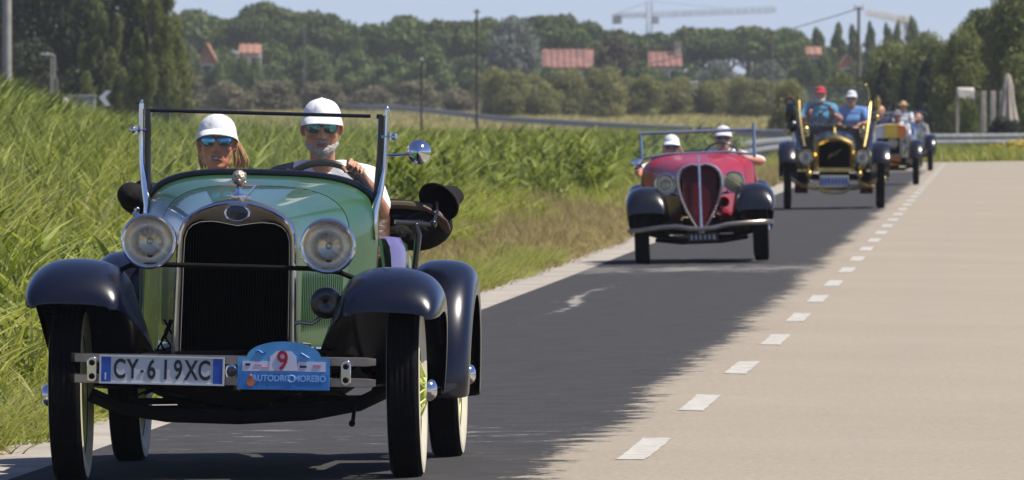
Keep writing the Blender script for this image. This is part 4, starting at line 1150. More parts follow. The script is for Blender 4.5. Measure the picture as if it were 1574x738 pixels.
def person(label, base, J, skin='skin', shirt='white_cloth', cap=None, brim=True, glasses=None, beard=None, hair=None,
           hands=(), female=False, voxel=.006, head_rot=(0, 0, 0), group=None, yaw=0.0, trousers='navy_cloth', cap_brim='same', extra=None, smile=False, sleeve=.75, car=None):
    """J: joints in the car's own axes (x to the right of the picture, y away, z up); base: seat point"""
    Mx = car.matrix_world if car is not None else Matrix.Identity(4)
    w0 = Mx @ Vector(base)
    e = thing('person', label, 'person', w0, car.rotation_euler.z if car is not None else 0, group)
    j = {k: Vector(v) - Vector(base) for k, v in J.items()}
    H = Vector(j['head'])
    b = MB()
    P = head_parts(b, H, head_rot, female)
    nk = Vector(j['neck'])
    b.capsule(nk, P(0, .018, -.06), .054 if not female else .046, .056 if not female else .047, 14)
    hip = Vector(j['hip']); sl, sr = Vector(j['shl']), Vector(j['shr'])
    mid = (sl + sr) / 2; chest = mid * .62 + hip * .38
    sw = (sr - sl).length / 2
    tor = [(hip + V(-.075, 0, 0), hip + V(.075, 0, 0), .115), (chest + V(-sw * .36, 0, 0), chest + V(sw * .36, 0, 0), .118), (mid + V(-sw * .5, 0.01, -.03), mid + V(sw * .5, .01, -.03), .085)]
    def torso(mb, g):
        for a, c, r in tor: mb.capsule(a, c, r + g, r + g, 14)
        for k in (-1, 1):
            a = hip + V(k * .06, 0, 0); c = chest + V(k * sw * .34, 0, 0); d = mid + V(k * sw * .5, .01, -.04)
            mb.capsule(a, c, .11 + g, .115 + g, 12); mb.capsule(c, d, .115 + g, .082 + g, 12)
        for s in (sl, sr):
            mb.capsule(mid + (s - mid) * .4 + V(0, .005, .015), s, .066 + g, .058 + g, 12)
            mb.capsule(nk + V(0, .02, -.02), s + V(0, .01, .005), .046 + g * .8, .048 + g, 10)
    torso(b, 0)
    for s in 'lr':
        sh, el, wr = j['sh' + s], j['el' + s], j['wr' + s]
        b.capsule(sh, el, .050, .040, 12); b.capsule(el, wr, .041, .027, 12)
    for s in 'lr':
        hp = hip + V(-.09 if s == 'l' else .09, -.02, -.02); kn, an = Vector(j['kn' + s]), Vector(j['an' + s])
        b.capsule(hp, kn, .085, .058, 12); b.capsule(kn, an, .056, .038, 12)
        b.capsule(an, an + V(0, -.16, -.04), .040, .034, 10)
    for h in hands:
        side = h[1]
        if h[0] == 'grip': gripping_hand(b, j['wr' + side], Vector(h[2]) - Vector(base), h[3], h[4])
        else: resting_hand(b, j['wr' + side], h[2], h[3])
    me = remeshed(b, voxel, 2); me.materials.append(M[skin])
    link('body', me, e)
    # shirt and trousers lie over the body
    c = MB(); torso(c, .012)
    for s in 'lr':
        sh, el = j['sh' + s], j['el' + s]
        c.capsule(sh, sh + (el - sh) * sleeve, .066, .058 if sleeve < .9 else .052, 12)
        if sleeve > 1: c.capsule(el, el + (j['wr' + s] - el) * (sleeve - 1), .052, .038, 12)
    me = remeshed(c, max(voxel, .009), 3)
    me.materials.append(M[shirt])
    if extra:
        me.materials.append(M[extra[0]])
        for p in me.polygons:
            if extra[1](p.center - mid): p.material_index = 1
    link('shirt', me, e)
    c = MB()
    for s in 'lr':
        hp = hip + V(-.09 if s == 'l' else .09, -.02, -.02); kn, an = Vector(j['kn' + s]), Vector(j['an' + s])
        c.capsule(hp, kn, .098, .070, 12); c.capsule(kn, an, .068, .055, 12)
    c.capsule(hip + V(-.08, 0, -.03), hip + V(.08, 0, -.03), .125, .125, 12)
    me = remeshed(c, .014, 2); me.materials.append(M[trousers]); link('trousers', me, e)
    q = Euler(head_rot).to_matrix()
    # eyes and lips
    ey = MB()
    for s in (-1, 1): ey.ball(P(s * .031, -.086, .004), (.013, .007, .007), 8, 6)
    ey.obj('eyes', M['eye'], e)
    lp = MB(); lp.ball(P(0, -.0955, -.066), (.024, .006, .0055), 12, 6, rot=head_rot); lp.ball(P(0, -.0955, -.076), (.020, .006, .006), 12, 6, rot=head_rot)
    lo = lp.obj('lips', M['lip'], e)
    if smile: MB().ball(P(0, -.099, -.0705), (.013, .003, .003), 12, 6, rot=head_rot).obj('teeth', M['tooth'], lo)
    if glasses:
        g = MB()
        for s in (-1, 1):
            g.tube([P(s * .066, -.088, .012), P(s * .076, -.03, .012), P(s * .078, .015, .005)], .003, 6)
            rim = [P(s * (.033 + .030 * math.cos(a)), -.108 + .010 * abs(math.cos(a)) * (1 if math.cos(a) > 0 else .2), .004 + .022 * math.sin(a)) for a in [2 * math.pi * k / 20 for k in range(21)]]
            g.tube(rim, .0025, 6, False)
        g.tube([P(-.008, -.110, .012), P(.008, -.110, .012)], .0025, 6)
        gl = g.obj('sunglasses', M['frame_black'], e)
        for s in (-1, 1):
            L = MB(); rings = []
            for rr in (1.0, .6, .2, .01):
                rings.append([P(s * (.033 + .030 * rr * math.cos(a)), -.1085 + .010 * rr * abs(math.cos(a)) * (1 if math.cos(a) > 0 else .2) - .004 * (1 - rr * rr), .004 + .022 * rr * math.sin(a)) for a in [2 * math.pi * k / 20 for k in range(20)]])
            L.loft(rings, True).obj('lens', M[glasses], gl)
    if cap:
        dm = MB(); rings = []
        sm = lambda a: 1 - .022 * (1 - min(1, abs(math.sin(3 * a)) * 3.0))
        for i in range(11):
            t = i / 10 * math.pi / 2
            z = .034 + .080 * math.sin(t); rr = math.cos(t) ** .78 if i < 10 else .02
            rings.append([P(.081 * rr * sm(a) * math.cos(a), .010 + .102 * rr * sm(a) * math.sin(a), z - (.010 * math.sin(a) if i == 0 else 0) + .006 * math.sin(t) * (1 if math.sin(a) < 0 else 0) * abs(math.sin(a))) for a in [2 * math.pi * k / 48 for k in range(48)]])
        # sweat band turns in
        rings.insert(0, [P(.076 * math.cos(a), .010 + .096 * math.sin(a), .040 - .01 * math.sin(a)) for a in [2 * math.pi * k / 48 for k in range(48)]])
        dm.loft(rings, True)
        if cap not in ('straw',):
            dm.ball(P(0, .01, .114), .007, 8, 5)
        co = dm.obj('cap', M[cap], e)
        if brim:
            bm_ = MB(); up, dn = [], []
            n = 15
            for i in range(n):
                a = math.pi * (1 + i / (n - 1)); u = (i / (n - 1) - .5) * 2
                inn = P(.082 * math.cos(a), .010 + .100 * math.sin(a), .052 - .022 * u * u)
                rea = .078 * (1 - abs(u) ** 2.6)
                out = P(.088 * math.cos(a), .010 + .100 * math.sin(a) - rea, .026 - .022 * u * u)
                up.append((inn, out)); dn.append((inn + q @ V(0, 0, -.004), out + q @ V(0, 0, -.004)))
            bm_.loft([[x[0] for x in up], [x[0] * .5 + x[1] * .5 + q @ V(0, 0, .004) for x in up], [x[1] for x in up], [x[1] for x in dn], [x[0] * .5 + x[1] * .5 for x in dn], [x[0] for x in dn]])
            bm_.obj('brim', M[cap if cap_brim == 'same' else cap_brim], co)
        if brim == 0 and cap == 'straw':
            MB().lathe([(.044, .085), (.040, .15), (.034, .16), (.030, .15), (.036, .085)], H, 'z', 28).obj('brim', M[cap], co)
    if hair:
        h = MB()
        rg = random.Random(5)
        h.ball(P(0, .030, .022), (.085, .094, .084), 18, 12, rot=head_rot)
        hl = h.obj('hair', M[hair], e)
        if female:
            st = MB()
            for k in range(40):
                s = 1 if k % 5 else -1
                x0, y0 = s * rg.uniform(.062, .078), rg.uniform(.03, .09)
                bx = (rg.uniform(0, .040) if s > 0 else rg.uniform(-.02, .0)) * s
                st.tube([P(x0, y0, rg.uniform(-.01, .02)), P(x0 * 1.08 + bx * .6, y0 + .01, -.035), P(x0 * 1.12 + bx, y0 + .015, -.065 - rg.uniform(0, .015)), P(x0 * 1.0 + bx * 1.3, y0 + .02, -.085 - rg.uniform(0, .03))], [.006, .009, .007, .001], 6)
            st.obj('strands', M[hair], hl)
    if beard:
        bd = MB()
        bd.ball(P(0, -.068, -.094), (.042, .040, .038), 14, 9, rot=head_rot)
        for s in (-1, 1): bd.capsule(P(s * .030, -.070, -.09), P(s * .060, -.012, -.070), .022, .014, 8)
        bd.capsule(P(-.026, -.090, -.058), P(0, -.101, -.052), .008, .0095, 8); bd.capsule(P(.026, -.090, -.058), P(0, -.101, -.052), .008, .0095, 8)
        bd.capsule(P(-.020, -.083, -.088), P(.020, -.083, -.088), .014, .014, 8)
        if beard == 'white_hair':
            for s in (-1, 1): bd.capsule(P(s * .066, -.005, -.03), P(s * .04, -.05, -.105), .013, .022, 8)
        me = remeshed(bd, .006, 2); me.materials.append(M[beard]); link('beard', me, e)
    return e

# ================================================================== CAR PARTS
def wheel(parent, c, Rr, tw, kind, side, steer=0.0, rim_r=None):
    """c: hub centre; side +1 when the outer face points to +x"""
    rim_r = rim_r or Rr * .70
    x, y, z = c
    mats = dict(white=('cream', 'spoke', 'chrome'), wire=('rubber', 'black_paint', 'chrome'), black=('rubber', 'black', 'brass'), disc=('rubber', 'black_paint', 'chrome'))[kind]
    rm = MB()
    rm.lathe([(-tw * .34, rim_r), (-tw * .34, rim_r - .018), (-tw * .2, rim_r - .03), (tw * .2, rim_r - .03), (tw * .34, rim_r - .018), (tw * .34, rim_r)], (0, 0, 0), 'x', 36)
    w = rm.obj('wheel', M[mats[1]], parent, loc=c, rot=(0, 0, steer))
    ty = MB()
    h = tw / 2
    prof = [(-h * .70, rim_r), (-h * .93, rim_r + (Rr - rim_r) * .30), (-h, rim_r + (Rr - rim_r) * .55), (-h * .90, Rr * .965), (-h * .72, Rr * .99)]
    tr = []
    for k in range(5):
        xx = -h * .66 + k * h * 1.32 / 4
        tr += [(xx - h * .10, Rr * .985), (xx - h * .09, Rr), (xx + h * .09, Rr), (xx + h * .10, Rr * .985)]
    full = prof + tr + [(-a, b) for a, b in reversed(prof)]
    ty.lathe(full, (0, 0, 0), 'x', 44)
    t = ty.obj('tyre', M['rubber'], w, smooth=35)
    if kind == 'white':
        for s in (-1, 1):
            MB().lathe([(s * (h * .70 + .002), rim_r - .002), (s * (h * .93 + .0025), rim_r + (Rr - rim_r) * .30), (s * (h + .003), rim_r + (Rr - rim_r) * .55), (s * (h * .93 + .004), Rr * .945)], (0, 0, 0), 'x', 44).obj('whitewall', M['cream'], w)
    hb = MB(); s = side
    hx = h + .016 if kind == 'white' else h * .7
    sp = MB()
    if kind in ('white', 'wire'):
        n = 30
        for k in range(n):
            a = 2 * math.pi * k / n; b_ = a + (.28 if k % 2 else -.28)
            xo = s * (h + .012 if k % 3 else h * .1)
            sp.tube([(xo, .058 * math.cos(b_), .058 * math.sin(b_)), (s * h * .05, (rim_r - .02) * math.cos(a), (rim_r - .02) * math.sin(a))], .0045, 5)
        sp.lathe([(-s * hx * .6, .05), (s * (h + .006), .060), (s * (h + .018), .048)], (0, 0, 0), 'x', 20)
    elif kind == 'black':
        n = 12
        for k in range(n):
            a = 2 * math.pi * k / n
            sp.tube([(0, .06 * math.cos(a), .06 * math.sin(a)), (0, (rim_r - .02) * math.cos(a), (rim_r - .02) * math.sin(a))], [.024, .017], 7)
        sp.lathe([(-s * .05, .05), (-s * .05, .09), (s * .04, .09), (s * .05, .05)], (0, 0, 0), 'x', 20)
    else:
        sp.lathe([(s * h * .3, rim_r - .02), (s * h * .5, rim_r * .75), (s * h * .2, rim_r * .5), (s * h * .35, .05)], (0, 0, 0), 'x', 30)
    sp.obj('spokes', M[mats[1]], w, stuff=True)
    hub = MB().lathe([(s * hx * .8, .048), (s * (hx + .018), .046), (s * (hx + .034), .036), (s * (hx + .042), .018), (s * (hx + .043), .001)], (0, 0, 0), 'x', 20)
    hub.obj('hub_cap', M[mats[2]], w)
    return w

def fender(parent, name, mat, stations, xc, side, skirt=.05, inner=None, n=13, power=1.0):
    """stations: (y, z of the edge, half width, crown); xc centre; side +1 right; inner: (x, z) the valance reaches inside"""
    rings = []
    for (y, ze, hw, cr, *rest) in stations:
        sk = rest[0] if rest else skirt
        inn = rest[1] if len(rest) > 1 else inner
        ring = [(side * (xc + hw), y, ze - sk)]
        for k in range(n):
            t = math.pi * k / (n - 1)
            ring.append((side * (xc + hw * abs(math.cos(t)) ** .8 * (1 if math.cos(t) > 0 else -1)), y, ze + cr * math.sin(t) ** power))
        if inn is not None:
            xi, zi = inn
            x0, z0 = xc - hw, ze
            for u in (.33, .66, 1.0): ring.append((side * (x0 + (xi - x0) * u), y, z0 + (zi - z0) * u ** 1.15))
        else:
            for u in (.33, .66, 1.0): ring.append((side * (xc - hw), y, ze - sk * u * .6))
        rings.append(ring)
    m = MB().loft(rings)
    o = m.obj(name, mat, parent, smooth=60)
    so = o.modifiers.new('thickness', 'SOLIDIFY'); so.thickness = .006; so.offset = 0
    ss = o.modifiers.new('round', 'SUBSURF'); ss.levels = 1; ss.render_levels = 2
    return o

def smooth_stations(st, n=4):
    """Catmull-Rom through the numeric stations"""
    out = []
    S_ = [np.array([v if isinstance(v, (int, float)) else 0 for v in s[:4]], float) for s in st]
    return st

def headlamp(parent, c, r, depth, bowl, rim, lens=None, label=None, yaw=0):
    e = MB()
    e.lathe([(.0, r * .99), (depth * .25, r * .97), (depth * .6, r * .78), (depth * .88, r * .42), (depth, .01)], (0, 0, 0), 'y', 32)
    h = e.obj('headlight', M[bowl], parent, loc=c, rot=(0, 0, yaw), label=label)
    MB().ring_tube((0, -.004, 0), r * .98, r * .075, 'y', 36, 8).obj('rim', M[rim], h)
    MB().lathe([(-.002, r * .95), (depth * .2, r * .85), (depth * .42, r * .6), (depth * .52, r * .3), (depth * .55, .002)], (0, 0, 0), 'y', 32).obj('reflector', M['silver'], h)
    MB().ball((0, depth * .28, 0), r * .13, 10, 8).obj('bulb', M['lens'], h)
    L = MB(); rings = []
    ns = 64
    for q in (1.0, .8, .6, .4, .2, .01):
        rings.append([(r * .93 * q * math.cos(a), -.006 - r * .16 * (1 - q * q) - (.0022 * math.cos(r * .93 * q * math.cos(a) / r * 42) if q > .3 else 0), r * .93 * q * math.sin(a)) for a in [2 * math.pi * k / ns for k in range(ns)]])
    L.loft(rings, True).obj('lens', M[lens or 'lens'], h, smooth=60)
    return h

def sect(w, zb, zs, zt, n=2.5, k=14, nside=4):
    pts = []
    for i in range(nside): pts.append((-w, zb + (zs - zb) * i / nside))
    for i in range(2 * k + 1):
        t = math.pi * (1 - i / (2 * k)); c, s = math.cos(t), math.sin(t)
        pts.append((w * math.copysign(abs(c) ** (2 / n), c), zs + (zt - zs) * abs(s) ** (2 / n)))
    for i in range(nside): pts.append((w, zs + (zb - zs) * (i + 1) / nside))
    return pts

def steering_wheel(parent, c, r, tilt, mat='frame_black', tube=.012, spokes=4):
    q = Matrix.Rotation(tilt, 4, 'X')
    m = MB(); m.ring_tube((0, 0, 0), r, tube, 'y', 40, 8)
    for k in range(spokes):
        a = math.pi / 4 + 2 * math.pi * k / spokes
        m.tube([(0, .02, 0), (r * math.cos(a), 0, r * math.sin(a))], [.011, .008], 6)
    m.ball((0, .01, 0), (.035, .02, .035), 12, 8)
    o = m.obj('steering_wheel', M[mat], parent, loc=c, rot=(tilt, 0, 0))
    MB().tube([(0, .0, 0), (0, -.75, .0)], .018, 8).obj('column', M['black'], o)
    return o

def leaf_spring(mb, x0, x1, y, z_end, z_mid, w=.045, n=5):
    for k in range(n):
        u = 1 - k / n * .75; cx = (x0 + x1) / 2; hw = (x1 - x0) / 2 * u
        pts = [(cx + hw * t, y, z_mid + (z_end - z_mid) * (abs(t) * u) ** 1.8 - k * .009) for t in [i / 6 - 1 for i in range(13)]]
        mb.tube(pts, w * .5, 4, True, .22, up=(0, 1, 0))
    return mb
# ================================================================== THE GREEN ROADSTER (nearest)
def car_root(name, label, Zf, pxc, yaw, cat='car', roll=0.0):
    x = (pxc - CX) * Zf / F_PX
    e = thing(name, label, cat, (x, Zf, ground_pt(x, Zf) + .002), yaw)
    e.rotation_euler = (0, roll, yaw)
    bpy.context.view_layer.update()
    return e

def grade(e, track):
    """lean of the road under the car"""
    x = e.location.x - road_x(e.location.y)
    return math.atan(.015) * (-1 if x < 0 else 1)

def build_green():
    YAW = R(-3.3)
    car = car_root('roadster', 'green open roadster with navy fenders, leading the line of old cars', 44.6, 369, YAW, roll=R(-.86))
    car.location.z = road_h(-1.72) - .004
    bpy.context.view_layer.update()
    LEAN = R(2.5)                                   # the body leans a little over its springs
    G, NV, CH = M['green_paint'], M['navy_paint'], M['chrome']
    lean = {}
    TR = .70
    for s in (-1, 1):
        wheel(car, (s * TR, 0, .365), .365, .134, 'white', s, steer=R(1.0), rim_r=.262)
        wheel(car, (s * TR, 2.63, .365), .365, .134, 'white', s, rim_r=.262)
    # chassis
    c = MB()
    c.tube([(-.62, 0, .365), (-.5, 0, .31), (-.3, -.01, .275), (0, -.01, .262), (.3, -.01, .275), (.5, 0, .31), (.62, 0, .365)], .030, 8)
    leaf_spring(c, -.46, .46, -.02, .34, .47)
    c.tube([(-.44, 0, .30), (0, 1.1, .27)], .016, 6).tube([(.44, 0, .30), (0, 1.1, .27)], .016, 6).tube([(-.58, .12, .33), (.58, .12, .33)], .014, 6)
    for s in (-1, 1): c.box((s * .36, 1.35, .485), (.06, 3.4, .10))
    c.box((0, .02, .505), (.76, .08, .07)).box((0, .75, .36), (.34, .85, .24)).box((0, .50, .29), (.22, .5, .12)).box((0, 1.9, .42), (.2, 1.6, .12))
    c.ball((0, 2.63, .36), (.17, .16, .16), 14, 10).tube([(-.62, 2.63, .365), (.62, 2.63, .365)], .045, 8)
    c.tube([(-.3, .9, .27), (-.32, 2.4, .26)], .025, 6).box((-.32, 1.9, .26), (.16, .6, .12))
    rings = []
    for y, zl in ((.03, .30), (.20, .27), (.7, .235), (1.2, .27)):
        rings.append([(x, y, zl + .17 * (abs(x) / .5) ** 2.2) for x in [-.5 + i * .1 for i in range(11)]])
    c.loft(rings)
    c.loft([[(x, -.05, .50) for x in (-.34, 0, .34)], [(x, -.06, .42) for x in (-.40, 0, .40)], [(x, .02, .29 + .12 * (abs(x) / .44) ** 2) for x in (-.44, 0, .44)]])
    c.obj('chassis', M['black'], car, smooth=30)
    cr = MB(); cr.tube([(.0, -.03, .40), (.0, -.10, .40), (.0, -.12, .37)], .016, 8)
    cr.obj('starting_crank', M['black'], car)
    cr = MB(); cr.tube([(.48, -.05, .34), (.485, -.06, .30), (.48, -.07, .25), (.475, -.075, .235)], .009, 6).ball((.475, -.075, .232), .014, 8, 6)
    cr.obj('brake_cable', M['black'], car)
    for s in (-1, 1):
        MB().box((s * .66, 1.32, .355), (.30, 1.0, .03)).obj('running_board', M['black'], car, bevel=.01)
    # fenders
    iv = lambda z: (.345, z)
    front = [(-.375, .695, .150, .012, .01, (.505, .690)), (-.362, .706, .180, .050, .02, (.47, .69)), (-.32, .722, .198, .088, .03, (.45, .68)), (-.24, .742, .207, .115, .045, (.41, .64)),
             (-.12, .760, .210, .128, .05, (.37, .57)), (0, .765, .210, .130, .05, iv(.52)), (.14, .750, .210, .128, .05, iv(.48)), (.30, .69, .205, .110, .05, iv(.44)),
             (.48, .585, .195, .085, .05, iv(.42)), (.68, .47, .18, .055, .04, iv(.40)), (.86, .395, .165, .028, .03, iv(.38)), (.98, .365, .155, .012, .02, iv(.37))]
    for s in (-1, 1): fender(car, 'front_fender', NV, front, .652, s)
    rear = []
    for k in range(15):
        ps = R(-4 + 190 * k / 14); t = math.sin(ps)
        rear.append((2.63 - .455 * math.cos(ps), .365 + .463 * t, .128 + .012 * max(0, t), .02 + .072 * max(0, t), .03))
    # the arch is swept radially so that its front edge reaches down ahead of the wheel
    def arch(car, xc, s, hw, cr):
        rings = []
        for k in range(21):
            ps = R(-8 + 198 * k / 20)
            ring = []
            for q in range(13):
                t = math.pi * q / 12; cx = math.copysign(abs(math.cos(t)) ** .75, math.cos(t))
                rr = .425 + cr * math.sin(t) ** .8
                ring.append((s * (xc + hw * cx), 2.63 - rr * math.cos(ps), .362 + rr * math.sin(ps)))
            ring.insert(0, (ring[0][0], 2.63 - .375 * math.cos(ps), .362 + .375 * math.sin(ps)))
            rings.append(ring)
        o = MB().loft(rings).obj('rear_fender', NV, car, smooth=60)
        so = o.modifiers.new('thickness', 'SOLIDIFY'); so.thickness = .006; so.offset = 0
        ss = o.modifiers.new('round', 'SUBSURF'); ss.levels = 1; ss.render_levels = 2
    for s in (-1, 1): arch(car, .695, s, .142, .10)

    # bonnet, cowl, body
    b = MB()
    hood = [(.075, .238, .56, .93, 1.150, 2.9), (.35, .285, .555, .945, 1.172, 2.9), (.65, .335, .55, .96, 1.196, 3.0), (.94, .40, .55, .975, 1.218, 3.1)]
    b.loft([[(x, y, z) for x, z in sect(w, zb, zs, zt, n)] for (y, w, zb, zs, zt, n) in hood])
    ho = b.obj('bonnet', G, car, smooth=35, **lean)
    hg = MB(); hg.tube([(0, .08, 1.153), (0, .35, 1.1755), (0, .65, 1.1995), (0, .94, 1.2215)], .006, 6)
    for s in (-1, 1): hg.tube([(s * .2395, .08, .93), (s * .2865, .35, .945), (s * .3365, .65, .96), (s * .4015, .94, .975)], .005, 6)
    hg.obj('hinge', M['chrome'], ho)
    lv = MB()
    for s in (-1, 1):
        for k in range(22):
            y = .22 + k * .03; w = float(np.interp(y, [.075, .35, .65, .94], [.238, .285, .335, .40]))
            lv.tube([(s * (w - .003), y, .62), (s * (w + .0005), y, .66), (s * (w + .0005), y, .84), (s * (w - .003), y, .88)], .005, 5)
    lv.obj('louvers', G, ho, stuff=True)
    cw = MB()
    cowl = [(.948, .402, .52, .976, 1.220, 3.1), (1.08, .452, .50, 1.0, 1.241, 3.2), (1.20, .488, .48, 1.02, 1.256, 3.3), (1.27, .500, .47, 1.03, 1.262, 3.3)]
    rings = [[(x, y, z) for x, z in sect(w, zb, zs, zt, n)] for (y, w, zb, zs, zt, n) in cowl]
    rings.append([(x * .975, 1.275, z - .02) for x, y, z in rings[-1]])
    cw.loft(rings); cw.obj('cowl', G, car, smooth=35, **lean)
    # doors and tub
    tub = MB()
    outer = [(.500, 1.285, .47), (.525, 1.5, .46), (.545, 1.8, .46), (.555, 2.1, .46), (.555, 2.4, .47), (.52, 2.8, .5), (.42, 3.2, .55), (.25, 3.38, .58)]
    rr = []
    for (w, y, zb) in outer:
        zt = float(np.interp(y, [1.285, 1.6, 2.1, 2.6, 3.4], [1.03, .985, .985, 1.0, .90]))
        rr.append([(w * .86, y, zt - .02), (w * .93, y, zt + .004), (w, y, zt - .025), (w + .018, y, zt - .14), (w + .012, y, zb + .18), (w - .03, y, zb)])
    tub.loft(rr); tub.loft([[(-x, y, z) for x, y, z in r] for r in rr])
    tub.loft([[(-.43, 2.45, 1.0), (-.2, 2.5, 1.03), (.2, 2.5, 1.03), (.43, 2.45, 1.0)], [(-.40, 2.9, .98), (-.2, 2.95, 1.01), (.2, 2.95, 1.01), (.40, 2.9, .98)], [(-.25, 3.37, .9), (-.1, 3.4, .9), (.1, 3.4, .9), (.25, 3.37, .9)]])
    tub.box((0, 1.9, .49), (.98, 1.25, .03))
    tub.obj('body', G, car, smooth=40, **lean)
    # rounded door edge with the lilac sky reflection put into its colour, just behind the cowl
    dr = MB(); rings = []
    for (y, dx) in ((1.36, 0), (1.42, .03), (1.52, .05), (1.64, .045), (1.72, .02)):
        rings.append([(.515 + dx, y, .55), (.545 + dx, y, .70), (.555 + dx, y, .86), (.548 + dx, y, .96), (.525 + dx, y, 1.005), (.50, y, 1.01)])
    dr.loft(rings).obj('door', M['lilac_sheen'], car, smooth=60, label='rounded door edge with a painted lilac sky sheen', **lean)
    # seat
    st = MB()
    for x in (-.24, .24):
        st.box((x, 1.95, .67), (.47, .52, .16), (R(6), 0, 0)).box((x, 2.27, .90), (.47, .14, .46), (R(-14), 0, 0))
    st.obj('seat', M['brown_leather'], car, bevel=.04, **lean)
    ds = MB(); ds.box((0, 1.285, 1.09), (.90, .03, .22)); ds.obj('dashboard', M['black'], car, **lean)
    # radiator
    sh = [(-.250, .50), (-.246, .62), (-.242, .80), (-.238, .96), (-.232, 1.03), (-.215, 1.075), (-.185, 1.107), (-.145, 1.132), (-.09, 1.155), (-.04, 1.168), (0, 1.172)]
    sh = [(x * 1.045, z) for x, z in sh]
    outer_ = sh + [(-x, z) for x, z in reversed(sh[:-1])]
    inr = [(-.216, .52), (-.215, .62), (-.213, .80), (-.212, .93), (-.210, 1.00), (-.200, 1.035), (-.180, 1.058), (-.150, 1.072), (-.10, 1.076), (-.065, 1.072), (0, 1.060)]
    inr = [(x * 1.045, z) for x, z in inr]
    inner_ = inr + [(-x, z) for x, z in reversed(inr[:-1])]
    k = MB(); n = len(outer_)
    mk = lambda P, y, sc=1.0: [(x * sc, y, z) for x, z in P]
    mid = [((a[0] * .82 + b_[0] * .18), (a[1] * .82 + b_[1] * .18)) for a, b_ in zip(outer_, inner_)]
    k.loft([mk(outer_, .085), mk(outer_, .0), mk(mid, -.022), mk([((a[0] * .3 + b_[0] * .7), (a[1] * .3 + b_[1] * .7)) for a, b_ in zip(outer_, inner_)], -.018), mk(inner_, -.004), mk(inner_, .05)])
    k.box((0, .03, .505), (.50, .09, .03))
    rs = k.obj('radiator_shell', M['nickel'], car, smooth=50, **lean)
    ed = MB()
    ed.tube([(x * .995, -.016, z) for x, z in mid], .0085, 6).obj('edge', M['chrome'], rs)
    ed = MB(); ed.tube([(x, .012, z) for x, z in inner_], .004, 5).obj('bead', M['chrome'], rs)
    co = MB(); co.prism(inner_, .02, .045)
    for i in range(38):
        x = -.205 + .41 * i / 37; co.box((x, .012, .78), (.0035, .012, .52))
    for i in range(46): co.box((0, .015, .53 + i * .0118), (.42, .008, .0025))
    co.obj('core', M['core'], rs, smooth=0)
    bd = MB().ring_tube((0, 0, 0), .05, .006, 'y', 30, 8).obj('badge', M['chrome'], rs, loc=(0, -.024, 1.112))
    bd.scale = (1, 1, .66)
    bd2 = MB().lathe([(-.002, .001), (0, .047), (.008, .048)], ax='y', n=30, sz=.66).tube([(-.026, -.004, -.004), (-.014, -.004, .010), (-.006, -.004, -.006), (.006, -.004, .008), (.014, -.004, -.005), (.027, -.004, .005)], .0022, 5)
    o = bd2.obj('badge_plate', M['enamel_dark'], rs, loc=(0, -.022, 1.112))
    cp = MB(); cp.lathe([(0, .03), (.012, .034), (.022, .030), (.026, .014), (.045, .010), (.052, .016), (.058, .010)], (0, .03, 1.168), 'z', 20)
    cp.tube([(-.05, .03, 1.182), (.05, .03, 1.182)], [.004, .004], 6).obj('radiator_cap', M['chrome'], rs)
    mb_ = MB(); mb_.ball((0, .03, 1.258), (.030, .030, .033), 16, 10)
    for i in range(9):
        a = i * 2.4; mb_.ball((.02 * math.cos(a), .03 + .02 * math.sin(a), 1.25 + .004 * i - .012), .012, 8, 6)
    mb_.obj('mascot', M['stone_ball'], rs)
    # headlights, bar, horn
    for s in (-1, 1):
        headlamp(car, (s * .373, -.05, .985), .111, .17, 'chrome', 'chrome')
    lb = MB(); lb.tube([(-.56, .02, .827), (-.45, -.01, .882), (-.30, -.02, .889), (0, -.025, .889), (.30, -.02, .889), (.42, -.01, .877), (.58, .02, .817)], .0105, 8)
    for s in (-1, 1): lb.tube([(s * .373, .03, .889), (s * .373, .03, .927)], .014, 8)
    lb.obj('headlight_bar', M['black'], car)
    hn = MB(); hn.lathe([(-.02, .001), (-.03, .03), (-.028, .052), (-.02, .066), (0, .068), (.05, .055), (.11, .05), (.12, .01)], (.372, -.02, .748), 'y', 26)
    hn.obj('horn', M['black_paint'], car)
    hs = MB(); hs.tube([(.235, -.01, .66), (.27, -.03, .665), (.315, -.03, .66), (.345, -.02, .685)], .008, 6)
    hs.tube([(.25, -.02, .55), (.28, -.04, .58), (.31, -.04, .575), (.30, -.03, .55)], .006, 6).tube([(.29, -.02, .53), (.33, -.03, .56), (.345, -.03, .53)], .006, 6)
    hs.obj('hose', M['nickel'], car)
    wr_ = MB()
    for k in range(5):
        a0 = 1.3 * k
        wr_.tube([(-.30 + .014 * k + .02 * math.sin(a0 + 5 * u), .03 + .015 * math.cos(a0 + 4 * u), .66 - .14 * u) for u in [i / 10 for i in range(11)]], .0045, 5)
    wr_.obj('wiring', M['black'], car)
    # bumper: two flat bars with rounded ends, clamps and medallion
    bp = None
    for z in (.510, .424):
        path = [(-.665, -.36, z), (-.645, -.40, z), (-.60, -.425, z), (-.3, -.436, z), (0, -.437, z), (.3, -.436, z), (.56, -.428, z), (.60, -.42, z)]
        rings = []
        for q in path:
            t = 1 if q is not path[-1] else .75
            rings.append([(q[0], q[1] + yy, q[2] + zz * t) for yy, zz in ((-.004, -.0165), (-.004, .0165), (-.0015, .0185), (.004, .0185), (.004, -.0185), (-.0015, -.0185))])
        o = MB().loft(rings, True, True).obj('bumper_bar', M['nickel'], car, smooth=30)
    cl = MB()
    for s in (-1, 1): cl.tube([(s * .40, -.42, .463), (s * .37, -.1, .45), (s * .36, .05, .48)], .018, 8)
    cl.obj('bumper_bracket', M['black'], car)
